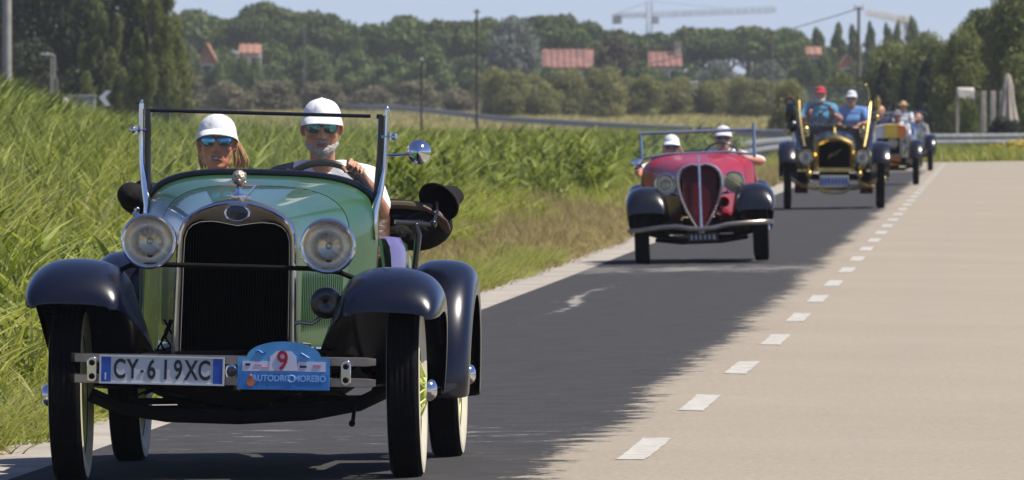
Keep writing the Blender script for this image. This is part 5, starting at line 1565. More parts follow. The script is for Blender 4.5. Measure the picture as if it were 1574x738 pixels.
    for x in (-.57, .478):
        e = MB().loft([[(x + .022 * math.cos(a), -.448, .463 + (.032 if math.sin(a) > 0 else -.032) + .022 * math.sin(a)) for a in [2 * math.pi * k / 24 for k in range(24)]],
                       [(x + .022 * math.cos(a), -.428, .463 + (.032 if math.sin(a) > 0 else -.032) + .022 * math.sin(a)) for a in [2 * math.pi * k / 24 for k in range(24)]]], True, True).obj('bumper_clamp', M['chrome'], car, bevel=.004)
        q = MB()
        for dz in (.028, -.028): q.lathe([(-.012, .001), (-.012, .009), (0, .013)], (x, -.449, .463 + dz), 'y', 10)
        q.obj('bolt', M['black'], e)
    md = MB().lathe([(-.012, .001), (-.012, .022), (-.008, .030), (.012, .031)], (.008, -.444, .463), 'y', 24).obj('medallion', M['chrome'], car)
    MB().lathe([(-.003, .001), (-.002, .021), (.001, .022)], (.008, -.4575, .463), 'y', 20).obj('centre', M['enamel_dark'], md)
    # number plate
    npz = .464
    pl = MB().box((0, 0, 0), (.508, .008, .110)).obj('number_plate', M['plate_white'], car, loc=(-.279, -.462, npz), bevel=.003)
    pl.rotation_euler = (0, R(.35), 0)
    for x, w in ((-.2325, .043), (.2325, .043)):
        MB().box((x, -.0047, 0), (w, .002, .108)).obj('blue_band', M['plate_blue'], pl, smooth=0)
    fr = MB().frame([(-.258, -.059), (.258, -.059), (.258, .059), (-.258, .059)], [(-.251, -.052), (.251, -.052), (.251, .052), (-.251, .052)], -.008, .004).obj('plate_frame', M['plate_white'], pl, smooth=0)
    for ch, cx_ in (('C', 292), ('Y', 435), ('-', 540), ('6', 640), ('1', 795), ('9', 932), ('X', 1075), ('C', 1217)):
        link('character', text_mesh(ch, .112 if ch != '-' else .06, M['ink'], .001, .66, .0022), pl, loc=((cx_ - 755) * .000378, -.0055, -.001))
    link('lettering', text_mesh('I', .04, M['plate_white'], .001, 1.0, .001), pl, loc=(-.2325, -.0062, -.03))
    # rally plate
    rp = thing_part('rally_plate', car, (.224, -.470, .458))
    W2, Hh = .190, .0665
    arc = [(W2 * .80 * math.cos(a), Hh + .066 * math.sin(a)) for a in [math.pi * k / 20 for k in range(21)]]
    poly = [(-W2, -Hh), (W2, -Hh), (W2, Hh)] + arc + [(-W2, Hh)]
    bk = MB().prism(poly, -.003, .003).obj('board', M['sign_blue'], rp, smooth=0)
    MB().box((0, -.0042, -.032), (2 * W2 - .008, .002, .062)).obj('lower_band', M['sign_blue2'], rp, smooth=0)
    MB().box((-.105, -.0042, .030), (.130, .002, .040)).obj('logo_panel', M['sign_white'], rp, smooth=0)
    MB().box((.115, -.0042, .030), (.115, .002, .040)).obj('logo_panel', M['sign_white'], rp, smooth=0)
    MB().prism([(-.062, .012), (.058, .012), (.050, .070), (.030, .092), (-.030, .092), (-.056, .070)], -.0065, -.0035).obj('number_panel', M['sign_white'], rp, smooth=0)
    link('lettering', text_mesh('9', .112, M['sign_red'], .001, .85, .0018), rp, loc=(-.005, -.0085, .050))
    link('lettering', text_mesh('AUTODRO', .036, M['sign_pale'], .0008, .90, .0008), rp, loc=(-.050, -.0062, -.020))
    MB().ring_tube((.032, -.006, -.020), .0135, .003, 'y', 20, 6).obj('ring_mark', M['sign_pale'], rp)
    link('lettering', text_mesh('MOREBO', .036, M['sign_pale'], .0008, .90, .0008), rp, loc=(.108, -.0062, -.020))
    MB().lathe([(-.0015, .001), (-.0015, .018), (.001, .019)], (-.135, -.0055, -.035), 'y', 16).ball((-.135, -.006, -.012), (.008, .002, .009), 8, 6).obj('crest', M['sign_orange'], rp)
    MB().box((-.148, -.0058, .036), (.020, .0015, .010)).obj('dark_logo', M['ink'], rp, smooth=0)
    MB().box((.080, -.0058, .030), (.028, .0015, .009)).obj('dark_logo', M['ink'], rp, smooth=0)
    MB().box((-.105, -.0058, .036), (.030, .0015, .006)).box((.138, -.0058, .034), (.030, .0015, .012)).box((-.075, -.0058, .026), (.03, .0015, .005)).obj('pink_logo', M['sign_pink'], rp, smooth=0)
    MB().tube([(-.115 + .008 * k, -.0050, .088 + .012 * math.sin(k * 1.3) * .5) for k in range(6)], .004, 5).tube([(.07 + .007 * k, -.005, .085 - .004 * k) for k in range(6)], .004, 5).obj('emblem', M['sign_blue2'], rp)
    # windscreen
    ws = thing_part('windscreen', car, (0, 1.262, 0))
    base = [(x, z) for x, z in sect(.500, .47, 1.03, 1.262, 3.3) if z > 1.10]
    fr = MB()
    fr.tube([(-.500, -.01, 1.530), (-.498, -.01, 1.35), (-.487, -.01, 1.16)], .0145, 8)
    fr.tube([(.500, -.01, 1.530), (.498, -.01, 1.35), (.487, -.01, 1.16)], .0145, 8)
    fr.tube([(-.505, -.01, 1.525), (.455, -.01, 1.525)], .008, 8)
    fr.tube([(.48, -.01, 1.525), (.505, -.01, 1.525)], .010, 8)
    fr.tube([(x, -.004, z + .008) for x, z in base], .017, 8)
    fr.obj('frame', M['black_paint'], ws)
    gp = [(x, z + .01) for x, z in base]
    MB().loft([[(x, -.006, z) for x, z in gp], [(x * .99, -.006, 1.523) for x, z in gp]]).obj('pane', M['glass'], ws, smooth=0)
    for s in (-1, 1):
        st = MB()
        st.tube([(s * .527, -.02, 1.552), (s * .525, -.02, 1.42), (s * .521, -.02, 1.30), (s * .505, -.03, 1.20), (s * .485, -.05, 1.12), (s * .488, -.06, 1.05), (s * .495, -.06, 1.00)], [.013, .014, .014, .018, .024, .020, .010], 10, True, .8)
        st.ball((s * .527, -.02, 1.55), (.008, .008, .02), 8, 6)
        st.tube([(s * .505, -.02, 1.44), (s * .555, -.03, 1.44)], .010, 8).ball((s * .56, -.03, 1.44), .016, 10, 7).tube([(s * .545, -.03, 1.42), (s * .545, -.03, 1.46)], .008, 8)
        st.obj('stanchion', CH, ws)
    mi = MB(); mi.tube([(.535, -.02, 1.36), (.60, -.02, 1.365), (.64, -.03, 1.37)], .006, 8)
    mo = mi.obj('mirror', CH, car, loc=(0, 1.262, 0))
    MB().lathe([(-.055, .001), (-.050, .025), (-.03, .043), (0, .052), (.004, .050), (.004, .001)], (.665, -.01, 1.378), 'y', 24).obj('mirror_shell', CH, mo)
    steering_wheel(car, (.245, 1.56, 1.125), .21, R(22), tube=.016)
    # folded hood behind the seats
    hd = thing_part('folded_hood', car, (0, 0, 0))
    r1 = []
    rg = random.Random(3)
    P_ = [(-.70, 2.42, 1.115), (-.66, 2.5, 1.12), (-.5, 2.62, 1.07), (-.2, 2.68, 1.05), (.2, 2.68, 1.05), (.45, 2.62, 1.05), (.60, 2.52, 1.055), (.68, 2.45, 1.03)]
    MB().tube(P_, [.05, .082, .10, .10, .10, .095, .085, .06], 14, True).tube([(p[0], p[1] - .04, p[2] + .045) for p in P_[1:7]], [.04, .055, .06, .06, .055, .04], 10).obj('canvas_roll', M['canvas'], hd)
    MB().tube([(.40, 2.40, 1.125), (.52, 2.38, 1.125), (.635, 2.37, 1.115)], .018, 8).obj('piping', M['olive_fabric'], hd)
    MB().lathe([(.10, .045), (.05, .055), (0, .075), (-.05, .098), (-.055, .094), (0, .068), (.06, .048), (.09, .001)], (.685, 2.40, 1.155), 'y', 28, sx=1.05, sz=.80, rot=(R(14), R(28), R(-18))).obj('bell_end', M['canvas'], hd)
    MB().ball((.60, 2.42, 1.015), (.13, .10, .085), 16, 10, rot=(0, R(-18), 0)).ball((.52, 2.40, .985), (.10, .09, .06), 14, 9).obj('canvas_bag', M['canvas'], hd)
    MB().ball((.682, 2.33, 1.06), (.022, .02, .055), 12, 8, rot=(0, R(-28), 0)).tube([(.60, 2.30, 1.12), (.65, 2.29, 1.095), (.70, 2.31, 1.06), (.715, 2.33, 1.02)], .010, 6).obj('strap', M['brown_leather'], hd)
    ir = MB(); ir.tube([(.50, 2.0, 1.055), (.585, 2.05, 1.05), (.655, 2.1, 1.045)], [.010, .012, .010], 8).ball((.66, 2.1, 1.05), .018, 8, 6).tube([(.585, 2.05, 1.05), (.60, 2.06, 1.0), (.585, 2.05, .84), (.575, 2.04, .78)], [.022, .026, .022, .018], 8, True, .6)
    ir.tube([(.66, 2.1, 1.05), (.67, 2.2, 1.10), (.66, 2.3, 1.14)], .007, 6)
    ir.obj('hood_iron', M['black_paint'], hd)
    lm = MB(); lm.ball((-.680, 2.30, 1.135), (.062, .09, .058), 16, 10, rot=(0, R(12), 0)).obj('canvas_end', M['canvas'], hd)
    MB().ball((-.645, 2.22, 1.075), .014, 8, 6).tube([(-.66, 2.24, 1.06), (-.62, 2.22, 1.03)], .014, 8).obj('buckle', M['chrome'], hd)
    # body, wings and bumper lean together over the axles
    for o in list(car.children):
        nm = o.name.split('.')[0]
        if nm in ('wheel', 'chassis', 'starting_crank', 'brake_cable'): continue
        dx, dz, a = -.040, 0.0, 2.4
        if nm in ('bumper_bar', 'bumper_bracket', 'bumper_clamp', 'medallion', 'number_plate', 'rally_plate'): dx, a = -.012, 1.7
        elif nm in ('front_fender', 'rear_fender', 'running_board'): dx, dz = -.031, .012
        elif nm in ('headlight', 'headlight_bar', 'horn', 'hose'): dx = -.030
        elif nm == 'folded_hood': dx, dz = -.020, .012
        o.matrix_basis = Matrix.Translation((dx, 0, dz)) @ Matrix.Rotation(R(a), 4, 'Y') @ o.matrix_basis
    return car

def thing_part(name, parent, loc):
    o = bpy.data.objects.new(name, None); COL.objects.link(o); o.empty_display_size = .1
    o.parent = parent; o.location = loc
    return o
GREEN = build_green()
bpy.context.view_layer.update()

# its driver and passenger
person('man in white cap and teal mirrored sunglasses driving the green roadster, hand on the wheel', (.20, 2.05, .66),
       dict(head=(.205, 1.93, 1.463), neck=(.205, 2.00, 1.285), hip=(.22, 2.08, .80), shl=(.02, 2.02, 1.23), shr=(.395, 2.02, 1.23),
            ell=(-.02, 1.80, 1.02), wrl=(.09, 1.62, 1.12), elr=(.465, 1.86, 1.10), wrr=(.435, 1.615, 1.205),
            knl=(.12, 1.60, .86), anl=(.12, 1.30, .55), knr=(.34, 1.60, .86), anr=(.34, 1.30, .55)),
       skin='skin', shirt='white_cloth', cap='white_cloth', glasses='mirror_teal', beard='grey_hair',
       hands=(('grip', 'r', (.374, 1.497, 1.278), (.79, .21, -.58), (.35, .25, .9)), ('grip', 'l', (.085, 1.545, 1.19), (-.5, -.2, -.8), (-.5, .3, .7))),
       head_rot=(R(4), 0, R(4)), extra=('navy_cloth', lambda c: c.x < -.13 and c.z > -.11), voxel=.0055, car=GREEN, sleeve=.8)
person('blond woman in white cap and blue mirrored sunglasses beside the green roadster driver', (-.26, 2.05, .64),
       dict(head=(-.250, 1.93, 1.402), neck=(-.250, 1.99, 1.25), hip=(-.26, 2.08, .78), shl=(-.44, 2.02, 1.16), shr=(-.10, 2.02, 1.16),
            ell=(-.48, 1.86, .94), wrl=(-.36, 1.68, .88), elr=(-.06, 1.86, .94), wrr=(-.18, 1.68, .88),
            knl=(-.34, 1.62, .82), anl=(-.34, 1.32, .55), knr=(-.18, 1.62, .82), anr=(-.18, 1.32, .55)),
       skin='skin_red', shirt='coral_cloth', cap='white_cloth', glasses='mirror_blue', hair='blond', female=True, smile=True,
       hands=(('rest', 'l', (.7, -.6, -.1), (0, 0, 1)), ('rest', 'r', (-.7, -.6, -.1), (0, 0, 1))), head_rot=(R(-3), 0, R(3)), voxel=.006, car=GREEN)
# ================================================================== THE RED SPORTS CAR
def build_red():
    car = car_root('sports_car', 'red open sports car with black fenders and a heart shaped chrome grille', 106.3, 1080, R(-.8), roll=R(-2.2))
    RD, BK, CH = M['red_paint'], M['black_paint'], M['chrome']
    for s in (-1, 1):
        wheel(car, (s * .59, 0, .325), .325, .145, 'disc', s, rim_r=.22)
        wheel(car, (s * .60, 2.25, .325), .325, .145, 'disc', s, rim_r=.22)
    c = MB(); c.tube([(-.56, 0, .325), (-.3, 0, .25), (.3, 0, .25), (.56, 0, .325)], .03, 8)
    for s in (-1, 1): c.box((s * .3, 1.1, .36), (.06, 2.7, .10)); leaf_spring(c, s * .36 - .001, s * .36 + .001, .2, .3, .34)
    c.box((0, .6, .34), (.36, 1.0, .2)).tube([(-.56, 2.25, .325), (.56, 2.25, .325)], .05, 8).ball((0, 2.25, .32), .15, 12, 8).box((0, 1.6, .30), (.9, 1.8, .04))
    c.tube([(-.45, .1, .24), (-.2, -.1, .21), (.2, -.1, .21), (.45, .1, .24)], .02, 6)
    c.obj('chassis', M['black'], car, smooth=30)
    front = [(-.40, .50, .16, .012, .02, (.38, .50)), (-.385, .53, .18, .06, .03, (.36, .50)), (-.33, .575, .195, .115, .05, (.34, .50)), (-.22, .615, .20, .145, .06, (.32, .48)),
             (-.05, .63, .20, .152, .06, (.30, .46)), (.12, .61, .20, .145, .06, (.32, .42)), (.32, .53, .19, .12, .06, (.36, .40)), (.55, .42, .18, .08, .05, (.42, .36)),
             (.85, .33, .17, .04, .04, (.46, .33)), (1.2, .30, .16, .015, .02, (.47, .30))]
    for s in (-1, 1): fender(car, 'front_fender', BK, front, .535, s)
    for s in (-1, 1):
        rings = []
        for k in range(17):
            ps = R(-6 + 190 * k / 16); ring = []
            for q in range(11):
                t = math.pi * q / 10; cx = math.copysign(abs(math.cos(t)) ** .75, math.cos(t)); rr = .375 + .09 * math.sin(t) ** .8
                ring.append((s * (.565 + .145 * cx), 2.25 - rr * math.cos(ps), .325 + rr * math.sin(ps)))
            ring.insert(0, (ring[0][0], 2.25 - .33 * math.cos(ps), .325 + .33 * math.sin(ps)))
            rings.append(ring)
        o = MB().loft(rings).obj('rear_fender', BK, car, smooth=60)
        so = o.modifiers.new('thickness', 'SOLIDIFY'); so.thickness = .006
        MB().box((s * .58, 1.15, .30), (.22, 1.1, .03)).obj('running_board', M['black'], car, bevel=.01)
    # bonnet and cowl
    b = MB()
    st = [(-.02, .195, .42, .74, .965, 2.3), (.2, .25, .42, .76, .995, 2.5), (.6, .36, .42, .80, 1.03, 2.7), (.93, .46, .42, .83, 1.055, 2.9)]
    b.loft([[(x, y - .18 * max(0, (.74 - z)) * (1 if y < .1 else 0), z) for x, z in sect(w, zb, zs, zt, n)] for (y, w, zb, zs, zt, n) in st])
    bo = b.obj('bonnet', RD, car, smooth=40)
    MB().tube([(0, -.02, .968), (0, .2, .998), (0, .6, 1.033), (0, .93, 1.058)], .007, 6).obj('hinge', CH, bo)
    cw = MB(); rings = [[(x, y, z) for x, z in sect(w, zb, zs, zt, n)] for (y, w, zb, zs, zt, n) in [(.94, .462, .42, .83, 1.057, 2.9), (1.1, .53, .40, .86, 1.075, 3.0), (1.22, .56, .38, .88, 1.08, 3.0)]]
    rings.append([(x * .97, 1.23, z - .02) for x, y, z in rings[-1]])
    cw.loft(rings).obj('cowl', RD, car, smooth=40)
    tub = MB(); rr = []
    for (w, y, zt) in ((.56, 1.235, .98), (.585, 1.5, .84), (.59, 1.8, .83), (.57, 2.1, .90), (.52, 2.5, .92), (.40, 2.9, .80), (.2, 3.15, .65)):
        rr.append([(w * .86, y, zt - .02), (w * .94, y, zt), (w, y, zt - .03), (w + .015, y, zt - .2), (w - .02, y, .36)])
    tub.loft(rr); tub.loft([[(-x, y, z) for x, y, z in r] for r in rr])
    tub.loft([[(-.48, 2.15, .9), (0, 2.2, .95), (.48, 2.15, .9)], [(-.4, 2.6, .88), (0, 2.65, .93), (.4, 2.6, .88)], [(-.18, 3.14, .65), (0, 3.16, .67), (.18, 3.14, .65)]]).box((0, 1.7, .40), (1.0, 1.0, .03))
    tub.obj('body', RD, car, smooth=40)
    se = MB()
    for x in (-.27, .27): se.box((x, 1.75, .52), (.46, .46, .14)).box((x, 2.04, .76), (.46, .12, .50), (R(-12), 0, 0))
    se.obj('seat', M['black'], car, bevel=.04)
    MB().tube([(-.46, 2.3, .98), (-.3, 2.36, 1.02), (.3, 2.36, 1.04), (.46, 2.3, 1.0)], [.06, .085, .085, .06], 12).obj('folded_hood', M['canvas'], car)
    # grille: shell, chrome spine, red slats over a dark core
    half = [(0, .30), (.030, .325), (.075, .40), (.13, .52), (.172, .64), (.196, .76), (.198, .84), (.182, .905), (.150, .950), (.105, .978), (.055, .990), (0, .972)]
    half = [(x * 1.19, z) for x, z in half]
    out_ = [(-x, z) for x, z in half] + [(x, z) for x, z in reversed(half[1:-1])]
    cxz = (0, .70)
    inn = [(x * .84, cxz[1] + (z - cxz[1]) * .90) for x, z in out_]
    tilt = lambda z: .20 * (z - .98)              # the grille leans back towards its top
    G3 = lambda P, y: [(x, y + .16 * (z - .3) - .30, z) for x, z in P]
    m = MB(); m.loft([G3(out_, .10), G3(out_, .0), G3([((a[0] * .6 + b_[0] * .4), (a[1] * .6 + b_[1] * .4)) for a, b_ in zip(out_, inn)], -.022), G3(inn, .0), G3(inn, .06)], True)
    gs = m.obj('grille_shell', M['chrome_soft'], car, smooth=50)
    m = MB(); m.v = []; m.f = []
    k = G3(inn, .055); m.add(k, [tuple(range(len(k)))]); m.obj('core', M['core'], gs, smooth=0)
    spine = MB(); spine.tube([(0, .16 * (z - .3) - .32, z) for z in (.30, .4, .6, .8, .97)], [.018, .014, .012, .012, .014], 8).ball((0, -.335, .315), (.03, .025, .03), 12, 8).obj('spine', M['chrome_soft'], gs)
    hx = [p[0] for p in half[:7]]; 
    lowz = lambda x: float(np.interp(abs(x), [p[0] * .84 for p in half[:7]], [.70 + (p[1] - .70) * .90 for p in half[:7]]))
    hiz = lambda x: float(np.interp(abs(x), [p[0] * .84 for p in reversed(half[6:])], [.70 + (p[1] - .70) * .90 for p in reversed(half[6:])]))
    for s in (-1, 1):
        for i in range(8):
            x = s * (.024 + i * .0198)
            z0, z1 = lowz(x), hiz(x)
            MB().tube([(x, .16 * (z - .3) - .27, z) for z in (z0, (z0 + z1) / 2, z1)], .0050, 6).obj('slat', M['darkred'], gs)
    for s in (-1, 1):
        headlamp(car, (s * .338, -.10, .79), .105, .17, 'chrome', 'chrome', lens=None if s < 0 else 'yellow_lens')
    ho = MB().lathe([(-.03, .05), (-.02, .055), (.03, .03), (.14, .022), (.2, .001)], (.235, -.2, .60), 'y', 18).obj('horn', M['red_paint'], car)
    lb = MB().tube([(-.45, -.02, .66), (-.338, -.02, .70), (-.2, -.06, .68)], .014, 8).tube([(.45, -.02, .66), (.338, -.02, .70), (.2, -.06, .68)], .014, 8).obj('lamp_bracket', CH, car)
    # bumper
    pth = [(-.72, -.36, .345), (-.70, -.45, .345), (-.62, -.53, .350), (-.40, -.58, .372), (-.26, -.60, .375), (-.13, -.615, .352), (0, -.62, .338), (.13, -.615, .352), (.26, -.60, .378), (.42, -.58, .385), (.62, -.53, .388), (.69, -.45, .388), (.71, -.36, .388)]
    bu = MB().tube(pth, .024, 10, True, .45, up=(0, 0, 1)).obj('bumper', M['nickel'], car, smooth=50)
    for s in (-1, 1): MB().tube([(s * .32, -.57, .37), (s * .31, -.2, .36)], .02, 6).obj('bumper_bracket', M['black'], car)
    pl = MB().box((0, 0, 0), (.30, .01, .085)).obj('number_plate', M['ink'], car, loc=(.01, -.60, .262), bevel=.004)
    o = MB()
    for k in range(6): o.box((-.11 + .044 * k, -.007, 0), (.022, .002, .045))
    o.obj('worn_lettering', M['grey_panel'], pl, smooth=0, stuff=True)
    # windscreen
    ws = thing_part('windscreen', car, (0, 1.20, 0))
    fr = MB()
    q = lambda x, z: (x, .12 * (z - 1.05), z)
    fr.tube([q(-.565, 1.02), q(-.568, 1.30)], .017, 8).tube([q(.565, 1.02), q(.568, 1.36)], .017, 8).tube([q(-.575, 1.30), q(.575, 1.30)], .017, 8).tube([q(-.56, 1.05), q(-.3, 1.085), q(.3, 1.085), q(.56, 1.05)], .013, 8)
    fr.obj('frame', M['bluegrey_metal'], ws)
    MB().loft([[q(-.56, 1.06), q(0, 1.09), q(.56, 1.06)], [q(-.56, 1.295), q(0, 1.295), q(.56, 1.295)]]).obj('pane', M['glass'], ws, smooth=0)
    steering_wheel(car, (.235, 1.42, 1.01), .185, R(24), tube=.012, spokes=3)
    mi = MB().lathe([(-.04, .001), (-.03, .045), (0, .058), (.004, .05)], (-.62, 1.15, 1.0), 'y', 18).tube([(-.56, 1.2, .96), (-.62, 1.16, 1.0)], .008, 6).obj('mirror', CH, car)
    return car
RED = build_red()
bpy.context.view_layer.update()
person('driver of the red car in white cap and white shirt, elbow out over the door', (.26, 1.86, .55),
       dict(head=(.235, 1.80, 1.225), neck=(.24, 1.86, 1.08), hip=(.26, 1.92, .64), shl=(.06, 1.88, 1.03), shr=(.43, 1.88, 1.03), ell=(.02, 1.7, .88), wrl=(.09, 1.50, .98), elr=(.62, 1.72, .99), wrr=(.43, 1.52, 1.02),
            knl=(.18, 1.45, .70), anl=(.18, 1.15, .48), knr=(.36, 1.45, .70), anr=(.36, 1.15, .48)),
       shirt='white_cloth', cap='offwhite_cloth', glasses='eye', hands=(('grip', 'r', (.40, 1.40, 1.06), (.5, .2, -.8), (.4, .3, .8)), ('grip', 'l', (.075, 1.39, 1.04), (-.4, -.2, -.8), (-.4, .3, .8))), voxel=.009, car=RED, sleeve=.95)
person('passenger of the red car in white cap and white top, sunk low behind the windscreen', (-.29, 1.86, .50),
       dict(head=(-.29, 1.80, 1.155), neck=(-.29, 1.86, 1.01), hip=(-.29, 1.92, .60), shl=(-.46, 1.88, .96), shr=(-.13, 1.88, .96), ell=(-.62, 1.72, .90), wrl=(-.60, 1.48, .90), elr=(-.08, 1.72, .76), wrr=(-.18, 1.52, .72),
            knl=(-.36, 1.45, .68), anl=(-.36, 1.15, .48), knr=(-.22, 1.45, .68), anr=(-.22, 1.15, .48)),
       skin='skin_red', shirt='white_cloth', cap='white_cloth', glasses='eye', hands=(('rest', 'l', (.2, -.9, -.2), (0, 0, 1)), ('rest', 'r', (-.6, -.6, -.1), (0, 0, 1))), female=True, hair='blond', voxel=.009, car=RED)

# ================================================================== THE BRASS CAR
def old_fender(car, name, mat, s, xc, yc, zc, rr, a0, a1, hw, tail=None):
    """a flat-topped early fender swept round the wheel, with a rolled edge"""
    rings = []
    for k in range(15):
        ps = R(a0 + (a1 - a0) * k / 14)
        rings.append([(s * (xc + x), yc - (rr + dz) * math.cos(ps), zc + (rr + dz) * math.sin(ps)) for x, dz in ((hw, -.035), (hw, -.005), (hw * .8, .014), (0, .03), (-hw * .8, .014), (-hw, -.005), (-hw - .02, -.09))])
    if tail:
        last = rings[-1]
        for ty, tz in tail: rings.append([(p[0], ty, tz + (q - 3 if False else 0) + (.02 - abs(i - 3) * .008)) for i, p in enumerate(last) for q in (0,)])
    o = MB().loft(rings).obj(name, mat, car, smooth=50)
    so = o.modifiers.new('thickness', 'SOLIDIFY'); so.thickness = .006
    return o

def build_brass():
    car = car_root('veteran_car', 'black veteran car with tall brass windscreen, brass radiator and brass lamps', 162.0, 1282, R(-1.6), roll=R(.3))
    BR, BK = M['brass'], M['black_paint']
    for s in (-1, 1):
        wheel(car, (s * .705, 0, .465), .465, .115, 'black', s, rim_r=.365)
        wheel(car, (s * .705, 2.75, .465), .465, .115, 'black', s, rim_r=.365)
        old_fender(car, 'front_fender', BK, s, .71, 0, .465, .525, 25, 150, .13, [(.75, .56), (.95, .47)])
        old_fender(car, 'rear_fender', BK, s, .71, 2.75, .465, .525, 5, 170, .13)
        MB().box((s * .70, 1.55, .44), (.26, 1.2, .03)).obj('running_board', BK, car, bevel=.008)
    c = MB()
    for s in (-1, 1):
        c.box((s * .38, 1.3, .58), (.07, 3.3, .12)); leaf_spring(c, s * .38 - .02, s * .38 + .02, .05, .5, .5)
        c.lathe([(-.09, .001), (-.09, .15), (.09, .15), (.09, .001)], (s * .50, 2.75, .40), 'x', 18)
    c.tube([(-.66, 2.75, .465), (.66, 2.75, .465)], .05, 8).box((0, .7, .52), (.45, 1.2, .3)).ball((0, 2.75, .44), .16, 12, 8)
    c.obj('chassis', M['black'], car, smooth=30)
    for s in (-1, 1): MB().lathe([(-.1, .001), (-.1, .12), (.1, .12), (.1, .001)], (s * .50, 2.70, .33), 'x', 18).obj('brake_drum', M['darkred'], car)
    ax = MB(); ax.tube([(-.66, 0, .465), (-.52, 0, .36), (-.3, -.01, .315), (.3, -.01, .315), (.52, 0, .36), (.66, 0, .465)], .032, 8)
    ax.tube([(-.26, -.10, .33), (-.16, -.14, .265), (0, -.16, .245), (.16, -.14, .265), (.26, -.10, .33)], .026, 8)
    ax.obj('front_axle', BR, car)
    sp = MB()
    for s in (-1, 1):
        sp.tube([(s * .38, -.42, .52), (s * .38, -.2, .43), (s * .38, .1, .41), (s * .38, .45, .50)], .028, 6, True, .8).ball((s * .38, -.43, .53), .05, 10, 8)
        sp.tube([(s * .38, -.42, .60), (s * .39, -.30, .66), (s * .38, 0, .62)], .022, 6)
    sp.tube([(.40, -.3, .40), (.50, -.25, .37), (.58, -.2, .34)], [.02, .03, .045], 8)
    sp.obj('dumb_iron', BR, car)
    # radiator
    out_ = [(-.305, .56), (-.305, .96), (-.27, 1.02), (-.10, 1.10), (0, 1.115), (.10, 1.10), (.27, 1.02), (.305, .96), (.305, .56)]
    inn = [(-.235, .62), (-.235, .935), (-.21, .97), (-.085, 1.02), (0, 1.025), (.085, 1.02), (.21, .97), (.235, .935), (.235, .62)]
    P = lambda Q, y: [(x, y, z) for x, z in Q]
    m = MB(); m.loft([P(out_, .12), P(out_, -.02), P([((a[0] + b[0]) / 2, (a[1] + b[1]) / 2) for a, b in zip(out_, inn)], -.045), P(inn, -.01), P(inn, .05)], False)
    m.box((0, .03, .59), (.61, .13, .06))
    rs = m.obj('radiator_shell', BR, car, smooth=35)
    co = MB(); co.prism(inn, .03, .06)
    for i in range(24): co.box((-.225 + .45 * i / 23, .02, .80), (.005, .015, .36))
    co.obj('core', M['core'], rs, smooth=0)
    MB().tube([(-.09, .008, .765), (-.06, .006, .80), (-.075, .006, .835), (-.02, .006, .80), (.0, .006, .845), (.03, .006, .82), (.05, .006, .87), (.11, .006, .895)], [.012, .014, .012, .014, .012, .014, .012, .008], 6).obj('script_badge', BR, rs)
    MB().lathe([(0, .035), (.03, .04), (.05, .03), (.08, .012), (.10, .02), (.125, .001)], (0, .03, 1.11), 'z', 16).obj('radiator_cap', BR, rs)
    # bonnet, dash
    b = MB(); b.loft([[(x, y, z) for x, z in sect(w, .56, zs, zt, n)] for y, w, zs, zt, n in [(.13, .29, .97, 1.10, 2.2), (.6, .32, 1.02, 1.15, 2.3), (1.15, .36, 1.06, 1.20, 2.4)]]).obj('bonnet', BK, car, smooth=40)
    MB().loft([[(x, y, z) for x, z in sect(.50, .56, 1.05, 1.235, 3.2)] for y in (1.16, 1.24)] + [[(x * .2, 1.24, .8 + (z - .8) * .2) for x, z in sect(.50, .56, 1.05, 1.235, 3.2)]]).obj('dash', BK, car, smooth=40)
    tub = MB(); rr = []
    for w, y, zt in ((.52, 1.25, .90), (.56, 1.6, .92), (.60, 2.0, 1.12), (.62, 2.4, 1.30), (.55, 2.8, 1.32)):
        rr.append([(w * .9, y, zt), (w, y, zt - .02), (w + .02, y, zt - .25), (w - .02, y, .58)])
    tub.loft(rr); tub.loft([[(-x, y, z) for x, y, z in r] for r in rr]).box((0, 2.82, .95), (1.08, .05, .74)).box((0, 2.0, .62), (1.1, 1.6, .04))
    tub.obj('body', BK, car, smooth=40)
    se = MB(); se.box((0, 2.25, 1.0), (1.1, .55, .2)).box((0, 2.58, 1.28), (1.1, .16, .55), (R(-10), 0, 0)).obj('seat', M['brown_leather'], car, bevel=.05)
    # lamps
    for s in (-1, 1):
        h = headlamp(car, (s * .43, -.12, .785), .112, .2, 'brass', 'brass', lens='glass')
        MB().tube([(s * .43, .0, .68), (s * .41, .03, .60)], .022, 8).ball((s * .43, 0, .66), .04, 10, 8).obj('lamp_fork', BR, car)
        e = MB(); e.lathe([(-.07, .06), (.06, .06), (.08, .045), (.10, .02), (.14, .028), (.16, .001)], (s * .435, .95, 1.15), 'z', 16).ball((s * .435, .95, 1.05), .035, 8, 6)
        so = e.obj('side_lamp', BR, car)
        MB().lathe([(-.004, .001), (0, .042), (.004, .001)], (s * .435, .888, 1.15), 'y', 16).obj('lens', M['yellow_lens'], so)
    MB().lathe([(-.06, .05), (.05, .055), (.08, .02), (.10, .03), (.12, .001)], (.655, 1.35, 1.60), 'z', 14).ball((.655, 1.35, 1.50), .03, 8, 6).tube([(.655, 1.35, 1.5), (.62, 1.35, 1.28), (.58, 1.3, 1.1)], .016, 6).ball((.645, 1.33, 1.38), .05, 10, 8).obj('tall_lamp', BR, car)
    hn = MB().tube([(-.66, 1.5, 1.26), (-.665, 1.46, 1.40), (-.67, 1.42, 1.52), (-.67, 1.40, 1.60)], [.075, .10, .085, .05], 12).ball((-.64, 1.45, 1.25), (.10, .12, .10), 12, 8).obj('bulb_horn', M['black_paint'], car)
    MB().ring_tube((-.675, 1.40, 1.61), .065, .022, 'y', 20, 6).obj('horn_rim', M['brown_leather'], hn)
    # windscreen with round shoulders
    ws = thing_part('windscreen', car, (0, 1.26, 0))
